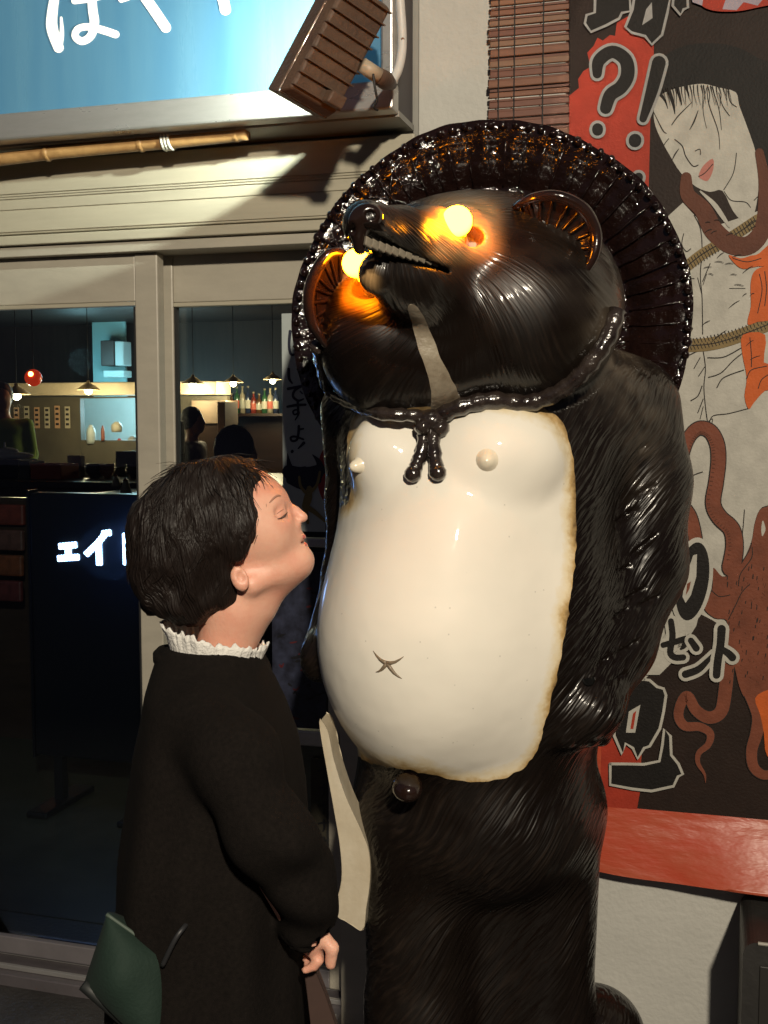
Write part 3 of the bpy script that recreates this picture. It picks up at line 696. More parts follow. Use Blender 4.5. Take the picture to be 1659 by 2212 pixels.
def belly_mat():
    m = bpy.data.materials.new('white_belly_glaze'); m.use_nodes = True; nt = m.node_tree; N = nt.nodes.new; L = nt.links.new
    b = nt.nodes['Principled BSDF']; b.inputs['Specular IOR Level'].default_value = 0.12; b.inputs['Roughness'].default_value = 0.45; b.inputs['Coat Weight'].default_value = 0.35; b.inputs['Coat Roughness'].default_value = 0.04
    at = N('ShaderNodeAttribute'); at.attribute_name = 'rim'; tc = N('ShaderNodeTexCoord')
    nz = N('ShaderNodeTexNoise'); nz.inputs['Scale'].default_value = 10; nz.inputs['Detail'].default_value = 7; nz.inputs['Roughness'].default_value = 0.65; L(tc.outputs['Object'], nz.inputs['Vector'])
    ad = N('ShaderNodeMath'); ad.operation = 'MULTIPLY_ADD'; ad.inputs[1].default_value = 62; L(nz.outputs[0], ad.inputs[0]); L(at.outputs['Fac'], ad.inputs[2])
    rp = N('ShaderNodeValToRGB'); L_ = rp.color_ramp
    mr = N('ShaderNodeMapRange'); mr.inputs[1].default_value = 24; mr.inputs[2].default_value = 78; L(ad.outputs[0], mr.inputs[0]); L(mr.outputs[0], rp.inputs[0])
    L_.elements[0].color = (0.10, 0.055, 0.022, 1); L_.elements[1].color = (0.80, 0.755, 0.665, 1); L_.elements[1].position = 0.72
    e = L_.elements.new(0.22); e.color = (0.50, 0.34, 0.15, 1); e = L_.elements.new(0.42); e.color = (0.74, 0.63, 0.43, 1)
    n2 = N('ShaderNodeTexNoise'); n2.inputs['Scale'].default_value = 3.2; n2.inputs['Detail'].default_value = 6; L(tc.outputs['Object'], n2.inputs['Vector'])
    r2 = N('ShaderNodeMapRange'); r2.inputs[1].default_value = 0.35; r2.inputs[2].default_value = 0.7; r2.inputs[3].default_value = 1.0; r2.inputs[4].default_value = 0.88; L(n2.outputs[0], r2.inputs[0])
    # fine specks in the glaze
    vo = N('ShaderNodeTexVoronoi'); vo.inputs['Scale'].default_value = 34; L(tc.outputs['Object'], vo.inputs['Vector'])
    r4 = N('ShaderNodeMapRange'); r4.inputs[1].default_value = 0.03; r4.inputs[2].default_value = 0.07; r4.inputs[3].default_value = 0.72; r4.inputs[4].default_value = 1.0; L(vo.outputs['Distance'], r4.inputs[0])
    mm = N('ShaderNodeMath'); mm.operation = 'MULTIPLY'; L(r2.outputs[0], mm.inputs[0]); L(r4.outputs[0], mm.inputs[1])
    mu = N('ShaderNodeMix'); mu.data_type = 'RGBA'; mu.blend_type = 'MULTIPLY'; mu.inputs[0].default_value = 1
    L(rp.outputs[0], mu.inputs[6]); L(mm.outputs[0], mu.inputs[7]); L(mu.outputs[2], b.inputs['Base Color'])
    n3 = N('ShaderNodeTexNoise'); n3.inputs['Scale'].default_value = 9; n3.inputs['Detail'].default_value = 2; L(tc.outputs['Object'], n3.inputs['Vector'])
    bp = N('ShaderNodeBump'); bp.inputs['Strength'].default_value = 0.30; bp.inputs['Distance'].default_value = 0.014; L(n3.outputs[0], bp.inputs['Height'])
    L(bp.outputs[0], b.inputs['Normal']); L(bp.outputs[0], b.inputs['Coat Normal'])
    return m
M_BELLY = belly_mat()

statue = thing('raccoon_dog_statue', (0.2, 2.3, 0.0), 'giant glazed brown raccoon-dog statue with white belly, round hat and glowing bulb eyes', 'statue')
FACING = np.array([-0.42, -0.907, 0.0], np.float32)
_c = lambda *a: A(P(*a))
BD = dict(torso=_c(1030,1330,2.32), belly=_c(938,1375,2.20), chest=_c(1035,1010,2.30), sh=_c(1085,905,2.37), bl=_c(838,985,2.15), br=_c(1075,985,2.10),
          hip=_c(1030,1725,2.33), head=_c(1030,655,2.24), ckR=_c(1125,690,2.16), ckL=_c(800,735,2.14), thr=_c(905,765,2.13))
ARM_R = [_c(1365,880,2.38), _c(1372,1040,2.36), _c(1366,1220,2.32), _c(1320,1390,2.24), _c(1288,1480,2.18)]
ARM_L = [_c(772,890,2.36), _c(765,1080,2.42), _c(745,1240,2.42), _c(700,1385,2.30)]
def statue_d(p):
    d = ell(p, BD['torso'], (.315,.29,.43))
    d = smin(d, ell(p, BD['belly'], (.232,.235,.285)), .05)
    d = smin(d, ell(p, BD['chest'], (.285,.235,.27)), .05)
    d = smin(d, ell(p, _c(970,1180,2.24), (.205,.235,.25)), .06)
    d = smin(d, ell(p, BD['sh'], (.345,.235,.20)), .06)
    d = smin(d, ell(p, BD['bl'], (.076,.07,.084)), .035)
    d = smin(d, ell(p, BD['br'], (.122,.075,.098)), .03)
    a = chain(p, ARM_R, (.100,.112,.108,.085,.066), .03)
    a = smin(a, ell(p, _c(1268,1530,2.14), (.073,.07,.062)), .03)
    for i in range(4):                                           # fingers of the paw
        a = smin(a, cone(p, _c(1222+i*28,1545,2.10+.01*i), _c(1222+i*26,1592,2.09+.015*i), .024, .018), .012)
    hp = _c(1271,1466,2.075); a = smax(a, -ell(p, hp, (.0125,.06,.019), vrot(0,0,-12)), .006)   # hole in the wrist
    d = smin(d, a, .045)
    l = chain(p, ARM_L, (.078,.058,.045,.038), .03)
    l = smin(l, ell(p, _c(686,1420,2.25), (.036,.05,.05)), .03)
    d = smin(d, l, .02)
    d = smin(d, ell(p, BD['hip'], (.265,.25,.21)), .07)
    d = smin(d, cone(p, _c(1172,1760,2.34), _c(1165,2170,2.34), .125, .115), .05)
    d = smin(d, cone(p, _c(905,1760,2.27), _c(905,2170,2.27), .115, .11), .05)
    d = smin(d, cone(p, _c(1040,1760,2.36), _c(1040,2300,2.38), .13, .13), .05)
    d = smin(d, cone(p, _c(1165,2170,2.34), (.32,2.34,.10), .115, .12), .03)
    d = smin(d, cone(p, _c(905,2170,2.27), (.06,2.27,.10), .11, .12), .03)
    d = smin(d, ell(p, _c(1285,2240,2.46), (.115,.12,.115)), .03)   # tail
    # stepping stones of the base
    d = smin(d, ell(p, (.2,2.3,.03), (.40,.30,.10)), .03)
    # head
    h = ell(p, BD['head'], (.285,.25,.215))
    h = smin(h, ell(p, BD['ckR'], (.178,.185,.16)), .05)
    h = smin(h, ell(p, BD['ckL'], (.098,.13,.125)), .05)
    h = smin(h, ell(p, BD['thr'], (.13,.13,.12)), .06)
    # muzzle pointing up to the left: upper jaw, lower jaw, open mouth between
    up = chain(p, [_c(985,530,2.05), _c(925,520,1.985), _c(868,506,1.905), _c(790,484,1.815)], (.072,.053,.040,.038), .03)
    h = smin(h, up, .035)
    lj = chain(p, [_c(950,650,2.05), _c(885,606,1.965), _c(820,591,1.90)], (.080,.057,.036), .03)
    h = smin(h, lj, .022)
    # mouth opening: a wedge cut in from the near side
    fl = p.copy(); ym = 2.02 - (.42 - 2.42*0)*0
    m0, m1 = _c(972,576,1.9), _c(778,537,1.9); fl[:,1] = 1.9
    tt = np.clip(((fl - m0) @ (m1 - m0)) / float((m1-m0) @ (m1-m0)), 0, 1)
    wd = np.linalg.norm(fl - (m0 + tt[:,None]*(m1-m0)), axis=1) - (.003 + .0125*tt)
    wd = np.maximum(wd, p[:,1] - (1.985 - .165*tt))
    h = smax(h, -wd, .006)
    # eye sockets
    h = smax(h, -ell(p, EYE_R, (.041,.045,.025), vrot(0,-6,0)), .010)
    h = smax(h, -ell(p, EYE_L, (.034,.045,.024), vrot(0,-6,0)), .010)
    d = smin(d, h, .025)
    # deep tufts of fur cut in the arm
    for u0, v0, s in ((1290,1215,.5),(1300,1290,.55),(1282,1370,.6),(1330,1180,.5),(1345,1330,.6),(1300,1420,.5),(1262,1000,.4),(1330,1080,.4)):
        pass
    return d
EYE_R = _c(996, 520, 2.015); EYE_L = _c(797, 618, 2.045)
_lo, _hi = (-.22, 1.70, -.005), (.80, 2.76, 2.12)
SV, SQ = surface(statue_d, _lo, _hi, 0.0046)
from mathutils.bvhtree import BVHTree
BVH = BVHTree.FromPolygons([tuple(v) for v in SV.tolist()], SQ.tolist())
def hit(u, v, **kw):
    r = ray(u, v).normalized(); q = BVH.ray_cast(EYE, r); return q[0]
def normal(q):
    n = BVH.find_nearest(Vector(q))[1]; return n if n.dot(Vector(q) - EYE) < 0 else -n
WHITE = [(768,893),(850,884),(985,872),(1100,870),(1180,885),(1222,925),(1240,1010),(1246,1150),(1232,1300),(1206,1450),(1180,1560),(1150,1640),(1092,1680),(1000,1688),(890,1664),(790,1645),(715,1580),(660,1520),(560,1440),(560,1140),(715,1100),(757,1076),(748,985)]
STRIPE = [(878,655),(908,668),(930,710),(955,775),(985,835),(996,880),(930,892),(932,850),(915,790),(893,720)]
WHITE = crom(WHITE, 5, True); STRIPE = crom(STRIPE, 4, True)
su, sv = proj(SV)
nzl = noise3(SV, 9, 11); nz1 = noise3(SV, 55, 1); nz2 = noise3(SV, 160, 2)
front = (SV - np.array([.2, 2.3, 0], np.float32)) @ FACING
sdW = poly_sd(su, sv, WHITE) + nz1*2.5 + nz2*3.0
sdS = poly_sd(su, sv, STRIPE) + nz1*2.0 + nz2*2.0
dR = chain(SV, ARM_R, (.100,.112,.108,.085,.066), .03); dL = np.minimum(chain(SV, ARM_L, (.078,.058,.045,.038), .03), ell(SV, _c(686,1420,2.25), (.036,.05,.05)))
# deep locks carved in the fur of the arm
rs_ = np.random.RandomState(3)
for u0, v0 in [(1285,1215),(1312,1262),(1280,1300),(1338,1235),(1300,1350),(1272,1385),(1335,1330),(1285,1440),(1262,1020),(1300,1065),(1335,1010),(1252,1110),(1345,1120),(1310,1150),(1362,1290),(1255,1490),(1390,1180),(1395,1060),(1370,980),(1310,950),(1355,1400),(1400,1300),(1260,960),(1330,1470)]:
    a_ = np.radians(rs_.uniform(26, 42)); L_ = rs_.uniform(26, 46); dx, dv = np.cos(a_)*L_, -np.sin(a_)*L_
    t = np.clip(((su-u0)*dx + (sv-v0)*dv) / (L_*L_), -1, 1); d2 = (su-u0-t*dx)**2 + (sv-v0-t*dv)**2; sg = (su-u0)*dv - (sv-v0)*dx
    k = (1-np.abs(t)**3) * (dR < .03) * (SV[:,1] < 2.36)
    SV[:,1] += (k*(.0095*np.exp(-d2/5.5**2) - .002*np.exp(-(np.sqrt(d2)-9)**2/5**2)*(sg > 0))).astype(np.float32)
arm = (dR < .012) | ((dL < .014) & (su < 760))
isW = (sdW < 0) & (front > .02) & ~arm
isS = (sdS < 0) & (front > .02)
# fur coordinates: fine across the hair, long along it
def furco(V):
    d = np.zeros_like(V)
    # head: hair sweeps round the cheek away from the muzzle
    ax = A(Vector((-.45, -.85, .28)).normalized()); c = A(P(960, 600, 2.1)); q = V - c
    along = q @ ax; perp = q - along[:, None]*ax; e1 = A(Vector(ax).orthogonal().normalized()); e2 = np.cross(ax, e1)
    ang = np.arctan2(perp @ e2, perp @ e1); rad = np.linalg.norm(perp, axis=1)
    head = np.stack([ang*27.0 + rad*95 + nzl*.8, rad*13, along*11], 1)
    # body and arm: hair runs down to the left
    t = np.array([.62, .1, .78], np.float32); t /= np.linalg.norm(t); s = np.cross(t, np.array([0, 1, 0], np.float32)); s /= np.linalg.norm(s)
    body = np.stack([V @ t * 11 + nzl*.5, V @ s * 125 + nzl*2.2, V @ np.cross(t, s) * 40], 1)
    hd = np.minimum(np.minimum(ell(V, BD['head'], (.285,.25,.215)), ell(V, BD['ckR'], (.178,.185,.16))), np.minimum(ell(V, BD['ckL'], (.098,.13,.125)), ell(V, BD['thr'], (.13,.13,.12))))
    k = ((hd < .03) | (V[:,1] < 1.99) & (V[:,2] > 1.75)).astype(np.float32)[:, None]
    return head, body, k
_h, _b, _k = furco(SV)
fur = np.where(_k > .5, _h, _b)
nrm_y = None
dist_mz = chain(SV, [_c(950,650,2.05), _c(885,606,1.965), _c(822,586,1.90)], (.070,.045,.025), .025)
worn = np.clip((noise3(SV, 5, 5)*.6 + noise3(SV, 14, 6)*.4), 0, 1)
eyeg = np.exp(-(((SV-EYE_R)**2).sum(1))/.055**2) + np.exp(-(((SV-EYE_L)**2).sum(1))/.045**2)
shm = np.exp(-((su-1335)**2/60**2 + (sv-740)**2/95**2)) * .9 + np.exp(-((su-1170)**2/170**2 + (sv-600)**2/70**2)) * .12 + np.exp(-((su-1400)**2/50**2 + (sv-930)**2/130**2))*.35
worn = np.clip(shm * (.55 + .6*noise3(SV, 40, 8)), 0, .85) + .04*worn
eye_glow = np.clip(1.5*np.exp(-(((su-1000)/70)**4 + ((sv-496)/60)**4)) + 1.4*np.exp(-(((su-775)/38)**4 + ((sv-618)/48)**4)), 0, 1)*(front > .1)*(.85+.2*nz1); eye_glow[(dist_mz < .012)] *= .45  # mask of the painted glow: lighter glaze around each lit bulb
fq = isW[SQ].sum(1) >= 3; fs = isS[SQ].sum(1) >= 3
def smooth_border(mask, its=14):                                   # relax the outline between two glazes
    E = np.concatenate([SQ[:, [i, (i+1) % 4]] for i in range(4)]); M = np.tile(mask, 4)
    key = np.sort(E, 1); key = key[:,0].astype(np.int64)*len(SV) + key[:,1]
    o = np.argsort(key, kind='stable'); k2 = key[o]; m2_ = M[o]
    same = k2[1:] == k2[:-1]; b_ = same & (m2_[1:] != m2_[:-1]); ed = np.sort(E, 1)[o][1:][b_]
    for _ in range(its):
        acc = np.zeros_like(SV); cnt = np.zeros(len(SV), np.float32)
        np.add.at(acc, ed[:,0], SV[ed[:,1]]); np.add.at(acc, ed[:,1], SV[ed[:,0]]); np.add.at(cnt, ed[:,0], 1); np.add.at(cnt, ed[:,1], 1)
        w = cnt == 2; SV[w] = .5*SV[w] + .5*acc[w]/cnt[w][:, None]
smooth_border(fq & ~fs, 5); smooth_border(fs, 16)
upper = SV[:, 2][SQ].mean(1)
np_obj('belly', SV, SQ[fq & ~fs], M_BELLY, statue, {'rim': np.maximum(-sdW, 0).astype(np.float32)})
settag(bpy.data.objects['belly'], 'glossy cream white belly and chest with brown edge')
M_STRIPE = mat('pale_worn_glaze', (0.33, 0.29, 0.22), 0.4, var=0.7, vscale=13, col2=(0.11,0.075,0.045), bump=.3, bscale=60)
np_obj('chin_stripe', SV, SQ[fs], M_STRIPE, statue)
np_obj('body', SV, SQ[~fq & ~fs], M_FUR, statue, {'fur': fur.astype(np.float32), 'worn': worn.astype(np.float32), 'relief': np.where(_k[:,0] > .5, .36, .80).astype(np.float32)*(.75+.4*noise3(SV, 6, 21)).astype(np.float32), 'painted_eye_glow': eye_glow.astype(np.float32)})

# --- hat: wide dish behind the head
HC = P(1052, 688, 2.44); HAX = Vector((-.17, -.97, .12)).normalized()    # axis towards the viewer
HR = .432
ha = HAX.cross(Vector((0,0,1))).normalized(); hb = ha.cross(HAX)
def hp(th, r_, d): return HC + (ha*math.cos(th) + hb*math.sin(th))*r_ - HAX*d
g = G(); n = 220
prof = [(HR,.0),(HR*.965,.012),(HR*.93,.010),(HR*.905,.022),(HR*.86,.028),(HR*.72,.050),(HR*.705,.060),(HR*.69,.058),(HR*.50,.115),(HR*.30,.19),(HR*.10,.25),(.001,.26),(HR*.10,.27),(HR*.3,.21),(HR*.5,.14),(HR*.72,.08),(HR*.93,.035),(HR*1.0,.02)]
for r_, d in prof:
    for k in range(n):
        th = 2*math.pi*k/n; w = .0025*math.sin(th*36) * (r_/HR)
        g.v.append(hp(th, r_*(1+.006*math.sin(5*th+1)+.004*math.sin(11*th)), d + w + .006*math.sin(3*th)*(r_/HR)))
m_ = len(prof)
for i in range(m_):
    for k in range(n):
        k2 = (k+1) % n; i2 = (i+1) % m_; g.f.append((i*n+k, i2*n+k, i2*n+k2, i*n+k2))
hat = g.build('hat', M_HAT, statue, smooth=True)
rib_me = None
for k in range(58):
    th = 2*math.pi*(k+.3)/58 + random.uniform(-.006,.006)
    if -math.pi*.80 < math.atan2(math.sin(th), math.cos(th)) < -math.pi*.20: continue     # hidden in the body
    g = G()
    g.tube([hp(th, HR*.70, .054), hp(th+.004, HR*.78, .036), hp(th, HR*.86, .024), hp(th, HR*.965, .008)], [.0016,.0026,.0026,.0022], 6)
    g.tube([hp(th+.01, HR*.50, .109), hp(th+.01, HR*.62, .072), hp(th+.01, HR*.685, .054)], [.0014,.0022,.0022], 6)
    g.build('rib', M_HAT, hat, smooth=True)
g = G()                                                           # moulded weave bands crossing the brim on one side
for k in range(9):
    th0 = -.35 + k*.16
    g.tube([hp(th0 + .24*t, HR*(.72+.21*t), .052-.040*t) for t in (0,.25,.5,.75,1)], .0028, 6)
    g.tube([hp(th0 + .24*(1-t), HR*(.72+.21*t), .052-.040*t) for t in (0,.25,.5,.75,1)], .0024, 6)
g.build('weave_bands', M_HAT, hat, smooth=True)['kind'] = 'stuff'
g = G()
for k in range(96):
    th = 2*math.pi*k/96; a = math.atan2(math.sin(th), math.cos(th))
    if -math.pi*.80 < a < -math.pi*.20: continue
    g.ball(hp(th, HR*(.975+.008*random.random()), .002), (.0098*random.uniform(.8,1.1), .010, .0105*random.uniform(.8,1.15)), 8)
g.build('rim_beads', M_HAT, hat, smooth=True)['kind'] = 'stuff'

# --- ears
def ear(outline, inner, thick, nm, fan, fan_end):
    g = G(); pts = []
    for u0, v0, y0 in outline: pts.append(P(u0, v0, y0))
    pts = [Vector(q) for q in crom(pts, 6)]
    c = P(*inner); n_ = len(pts)
    vs = []; fs = []
    for j in range(7):
        t = j/6
        for q in pts:
            w = c.lerp(q, t) + Vector((0, .035*math.sin(math.pi*t)*1.0, 0)); vs.append(w)
    for j in range(6):
        for i in range(n_-1): fs.append((j*n_+i, j*n_+i+1, (j+1)*n_+i+1, (j+1)*n_+i))
    b = len(vs); vs2 = [v + Vector((.012,.028,.004)) for v in vs]
    fs2 = [tuple(b+i for i in reversed(f)) for f in fs]
    g.add(vs + vs2, fs + fs2)
    e = g.build('ear', M_SMOOTHG, statue, smooth=True)
    G().tube(pts, [thick*(.55+.55*math.sin(math.pi*min(1,(i+2)/(n_+1)))) for i in range(n_)], 10).build('ear_rim', M_SMOOTHG, e, smooth=True)
    r_ = G()
    for i in range(fan):
        q = pts[int((i+.7)/fan*(n_-1))]
        r_.tube([c.lerp(q, t) + Vector((0, .035*math.sin(math.pi*t) - .004, 0)) for t in (.25,.45,.65,.85,.97)], [.001,.003,.0036,.0034,.002], 6)
    r_.build('ear_ridges', M_SMOOTHG, e, smooth=True)['kind'] = 'stuff'
    return e
ear([(1112,448,2.07),(1150,428,2.03),(1205,424,2.015),(1258,450,2.02),(1286,500,2.03),(1284,548,2.03),(1264,585,2.035),(1240,606,2.04)], (1180,535,2.035), .0105, 'r', 13, None)
ear([(742,545,2.04),(712,548,2.03),(684,585,2.03),(668,635,2.04),(672,690,2.05),(690,725,2.06),(706,748,2.07)], (735,640,2.10), .0105, 'l', 10, None)

# --- nose, teeth, eyes
M_NOSE = mat('blue_black_nose_glaze', (0.014,0.010,0.010), 0.24, var=.4, vscale=18, coat=.6)
nc = [_c(793,462,1.797), _c(768,488,1.80), _c(776,478,1.792), _c(806,472,1.795)]
def nose_d(p):
    d = ell(p, nc[0], (.023,.024,.017)); d = smin(d, ell(p, nc[1], (.011,.017,.017)), .016); d = smin(d, ell(p, nc[3], (.014,.016,.016)), .016)
    d = smin(d, cone(p, nc[2], _c(778,535,1.805), .014, .011), .012)
    d = smax(d, -ell(p, _c(760,494,1.780), (.0055,.014,.009)), .004); d = smax(d, -ell(p, _c(801,464,1.772), (.0085,.014,.0075)), .004)
    return d
NV, NQ = surface(nose_d, A(P(740,560,1.75)) - [.03,.03,.0], A(P(840,425,1.85)) + [.01,.0,.01], .0022)
nose = np_obj('nose', NV, NQ, M_SMOOTHG, statue)
M_HOLE_SHADE = mat('hole_shade_black', (0.002,0.002,0.002), 0.6, spec=.1)
M_TOOTH = mat('ivory_teeth', (0.24,0.205,0.155), 0.4, var=.5, vscale=60)
for k in range(12):
    t = k/11; u0 = 795 + 158*t; v0 = 524 + 46*t + 3*math.sin(t*3); y0 = 1.792 + .168*t
    w = (164/11)*.5*y0/FPX*.94
    G().obox(P(u0, v0, y0), Vector((w, w*.95, -.0026)), Vector((-.002,.0035,0)), Vector((.0012,0,.0072-.0026*t))).build('tooth', M_TOOTH, statue, bevel=.0018)
M_SOCK = mat('grey_porcelain_socket', (0.40,0.38,0.35), 0.35, var=.2, vscale=40)
def bulb_mat():                                                     # frosted amber bulb: hot at the filament end, dull at the neck
    m = bpy.data.materials.new('lit_amber_bulb'); m.use_nodes = True; nt = m.node_tree; nt.nodes.clear(); N = nt.nodes.new; L = nt.links.new
    o = N('ShaderNodeOutputMaterial'); at = N('ShaderNodeAttribute'); at.attribute_name = 'neck'; e = N('ShaderNodeEmission')
    rp = N('ShaderNodeValToRGB'); c = rp.color_ramp; c.elements[0].color = (1,.30,.0042,1); c.elements[1].color = (1,.22,.002,1); c.elements[1].position = .85; c.elements[0].position = .3
    mr = N('ShaderNodeMapRange'); mr.interpolation_type = 'SMOOTHSTEP'; mr.inputs[1].default_value = .25; mr.inputs[2].default_value = .8; mr.inputs[3].default_value = 150; mr.inputs[4].default_value = 75
    L(at.outputs['Fac'], rp.inputs[0]); L(at.outputs['Fac'], mr.inputs[0]); L(rp.outputs[0], e.inputs[0]); L(mr.outputs[0], e.inputs[1]); L(e.outputs[0], o.inputs[0]); return m
M_AMB = bulb_mat()
for sock, bulb, r_, nn, lb in ((Vector(EYE_R), (987,478,1.952), .0265, Vector((-.05,-.93,.36)).normalized(), 'glowing orange light bulb eye beside the ear'), (Vector(EYE_L), (770,569,1.985), .0250, Vector((-.55,-.80,.2)).normalized(), 'glowing orange light bulb eye behind the snout')):
    bq = P(*bulb); ax = (bq - sock).normalized()
    g = G(); g.lathe(sock - nn*.030, nn, [(0,.0),(r_*1.7,0),(r_*1.7,-.006),(0,-.006)], 28)
    so = g.build('lamp_socket', M_SOCK, statue, smooth=False)
    g = G(); L_ = (bq - sock).length
    g.lathe(bq, ax, [(r_*.46,-L_-.02),(r_*.46,-L_*.62),(0,-L_*.62)], 20); g.build('bulb_cap', M_SOCK, so, smooth=True)
    g = G(); g.lathe(bq, ax, [(r_*.44,-L_*.62),(r_*.47,-L_*.5)] + [(r_*math.sin(a), -r_*math.cos(a)) for a in [math.pi*(.18+.82*i/14) for i in range(15)]], 28)
    bo = g.build('light_bulb', M_AMB, statue, smooth=True); settag(bo, lb)
    hh_ = [max(0, min(1, (r_ - (v - bq).dot(ax)) / (r_*2.2))) for v in g.v]
    bo.data.attributes.new('neck', 'FLOAT', 'POINT').data.foreach_set('value', hh_)

# --- rope with bow
def on(u, v, lift, fallback=None):
    q = hit(u, v)
    if q is None: return Vector(fallback) if fallback is not None else None
    return q + normal(q)*lift
rp = []
for u0, v0 in ((694,745),(697,800),(715,845),(755,872),(820,884),(890,888),(935,895)):
    q = on(u0, v0, .008); rp.append(q if q else P(u0, v0, 2.2))
rope_l = [Vector(q) for q in crom(rp, 6)]
rp = []
for u0, v0 in ((935,895),(985,872),(1060,868),(1140,862),(1210,832),(1262,785),(1300,730),(1322,672)):
    q = on(u0, v0, .010); rp.append(q if q else P(u0, v0, 2.2))
rope_r = [Vector(q) for q in crom(rp, 6)]
def ropetube(pts, r_, nm, taper=False):
    g = G(); pts2 = []
    rs = [r_*(1 + .13*math.sin(i*2.1)) for i in range(len(pts))]
    g.tube(pts, rs, 12); o = g.build(nm, M_ROPE, statue, smooth=True); return o
ropetube(rope_l, .0125, 'neck_rope'); ropetube(rope_r, .0165, 'neck_rope')
for pts in ([(938,905),(925,935),(918,975),(905,1010),(898,1030)], [(940,905),(943,940),(947,985),(950,1025)]):
    q = [on(a, b, .014) for a, b in pts]; ropetube([Vector(k) for k in crom(q, 5)], .0125, 'rope_tail')
    e = on(*pts[-1], .014); G().ball(e, .0165, 10).build('rope_end', M_ROPE, statue, smooth=True)
g = G(); k0 = on(940, 912, .018)
g.ball(k0, (.030,.024,.024), 14); g.ball(k0 + Vector((-.016,-.012,-.010)), .017, 10); g.ball(k0 + Vector((.016,-.012,-.012)), .018, 10)
g.build('rope_knot', M_ROPE, statue, smooth=True)

# --- nipples, navel, knob, ledger
for u0, v0, r_ in ((773,1006,.013),(1052,994,.017)):
    q = hit(u0, v0); nn = normal(q)
    G().lathe(q - nn*.006, nn, [(r_*1.5,0),(r_*1.05,.008),(r_*.85,.016),(r_*.5,.023),(.0,.025)], 16).build('nipple', M_BELLY_N if 'M_BELLY_N' in globals() else mat('white_glaze', (0.78,0.70,0.55), 0.2, coat=.5), statue, smooth=True)
g = G(); M_NAV = mat('navel_groove_glaze', (0.20,0.15,0.10), 0.4)
cn = (836, 1432)
for e in ((806,1406),(872,1418),(812,1452),(868,1466)):
    q = [hit(cn[0] + (e[0]-cn[0])*t, cn[1] + (e[1]-cn[1])*t + 5*math.sin(math.pi*t)) for t in (0,.25,.5,.75,1)]
    g.tube([k + normal(k)*.0002 for k in q], [.0042,.0036,.0028,.0018,.0006], 6)
g.build('navel', M_NAV, statue, smooth=True)
q = hit(1271, 1466); nn = normal(q)
G().lathe(q - nn*.004, nn, [(.0,.0045),(.0105,.0048),(.0125,.0052),(.0145,.0040),(.0155,.001)], 20).build('wrist_hole_shade_disc', M_HOLE_SHADE, statue, smooth=True)  # black disc on the surface, stands in for the shade inside the hole
q = P(880, 1700, 2.06); G().ball(q, (.030,.045,.026), 18).build('knob', M_SMOOTHG, statue, smooth=True)
# white ledger hanging from the far paw
y0 = 2.16
led = [(690,1560),(708,1575),(722,1640),(748,1720),(780,1790),(798,1840),(800,1900),(792,1960),(784,2008),(752,1992),(724,1968),(738,1900),(735,1830),(722,1750),(706,1660)]
g = G(); g.prism([P(a, b, y0 + (b-1560)*.00012) for a, b in crom(led, 4, True)], Vector((.01,.05,.0)))
autosmooth(g.build('ledger', mat('stained_cream_glaze', (0.66,0.60,0.48), 0.35, coat=.3, var=.6, vscale=5, vstretch=(1,1,.4), col2=(0.36,0.28,0.17), bump=.3, bscale=20), statue, bevel=.006), 50)
settag(bpy.data.objects['ledger'], 'cream white ledger hanging from the far paw')
# =================================================================== inside the shop
M_INW = mat('dark_brown_interior', (0.030,0.020,0.014), .6, var=.5, vscale=3, vstretch=(6,6,.6))
M_INF = mat('dark_shop_floor', (0.040,0.036,0.022), .5, var=.4, vscale=6)
IY = 12.0
g = G(); g.wbox(-9, 1.2, WD+.36, IY, -.019, .0); settag(g.build('shop_floor', M_INF), kind='structure')
g = G(); g.wbox(-9, 1.2, IY, IY+.1, 0, 3.0); settag(g.build('shop_back_wall', M_INW), kind='structure')
g = G(); g.wbox(-9, 1.2, WD+.22, IY, 2.78, 2.85); settag(g.build('shop_ceiling', M_INW), kind='structure')
g = G(); g.wbox(-9.1, -9, WD+.22, IY, 0, 2.85); settag(g.build('shop_side_wall', M_INW), kind='structure')
g = G(); g.wbox(1.2, 1.3, WD+.22, IY, 0, 2.85); settag(g.build('shop_party_wall', M_INW), kind='structure')
# kitchen partition with serving hatch
yK = 10.4
k0, zk = wq(-90, 845, yK); k1 = ss(490, 820, yK); zk = zt(330, 822, yK)
h0, h1 = ss(174, 900, yK), ss(302, 900, yK); hz0, hz1 = zt(240, 951, yK), zt(240, 860, yK)
kit = thing('kitchen_partition', W((k0+k1)/2, yK, 0), 'cream topped kitchen partition with serving hatch deep inside the shop', 'partition')
M_PART = mat('olive_partition', (0.10,0.085,0.055), .6, var=.3, vscale=4)
for a, b, z0, z1, nm in ((k0,h0,0,zk-.16,'panel'),(h1,k1,0,zk-.16,'panel'),(h0,h1,0,hz0,'hatch_sill_panel'),(h0,h1,hz1,zk-.16,'hatch_head')):
    g = G(); g.wbox(a+.001, b-.001, yK, yK+.08, z0, z1); g.build(nm, M_PART, kit)
g = G(); g.wbox(k0, k1, yK-.25, yK+.1, zk-.15, zk-.02); g.build('lit_beam', mat('cream_beam', (.62,.50,.33), .6, var=.2), kit, bevel=.01)
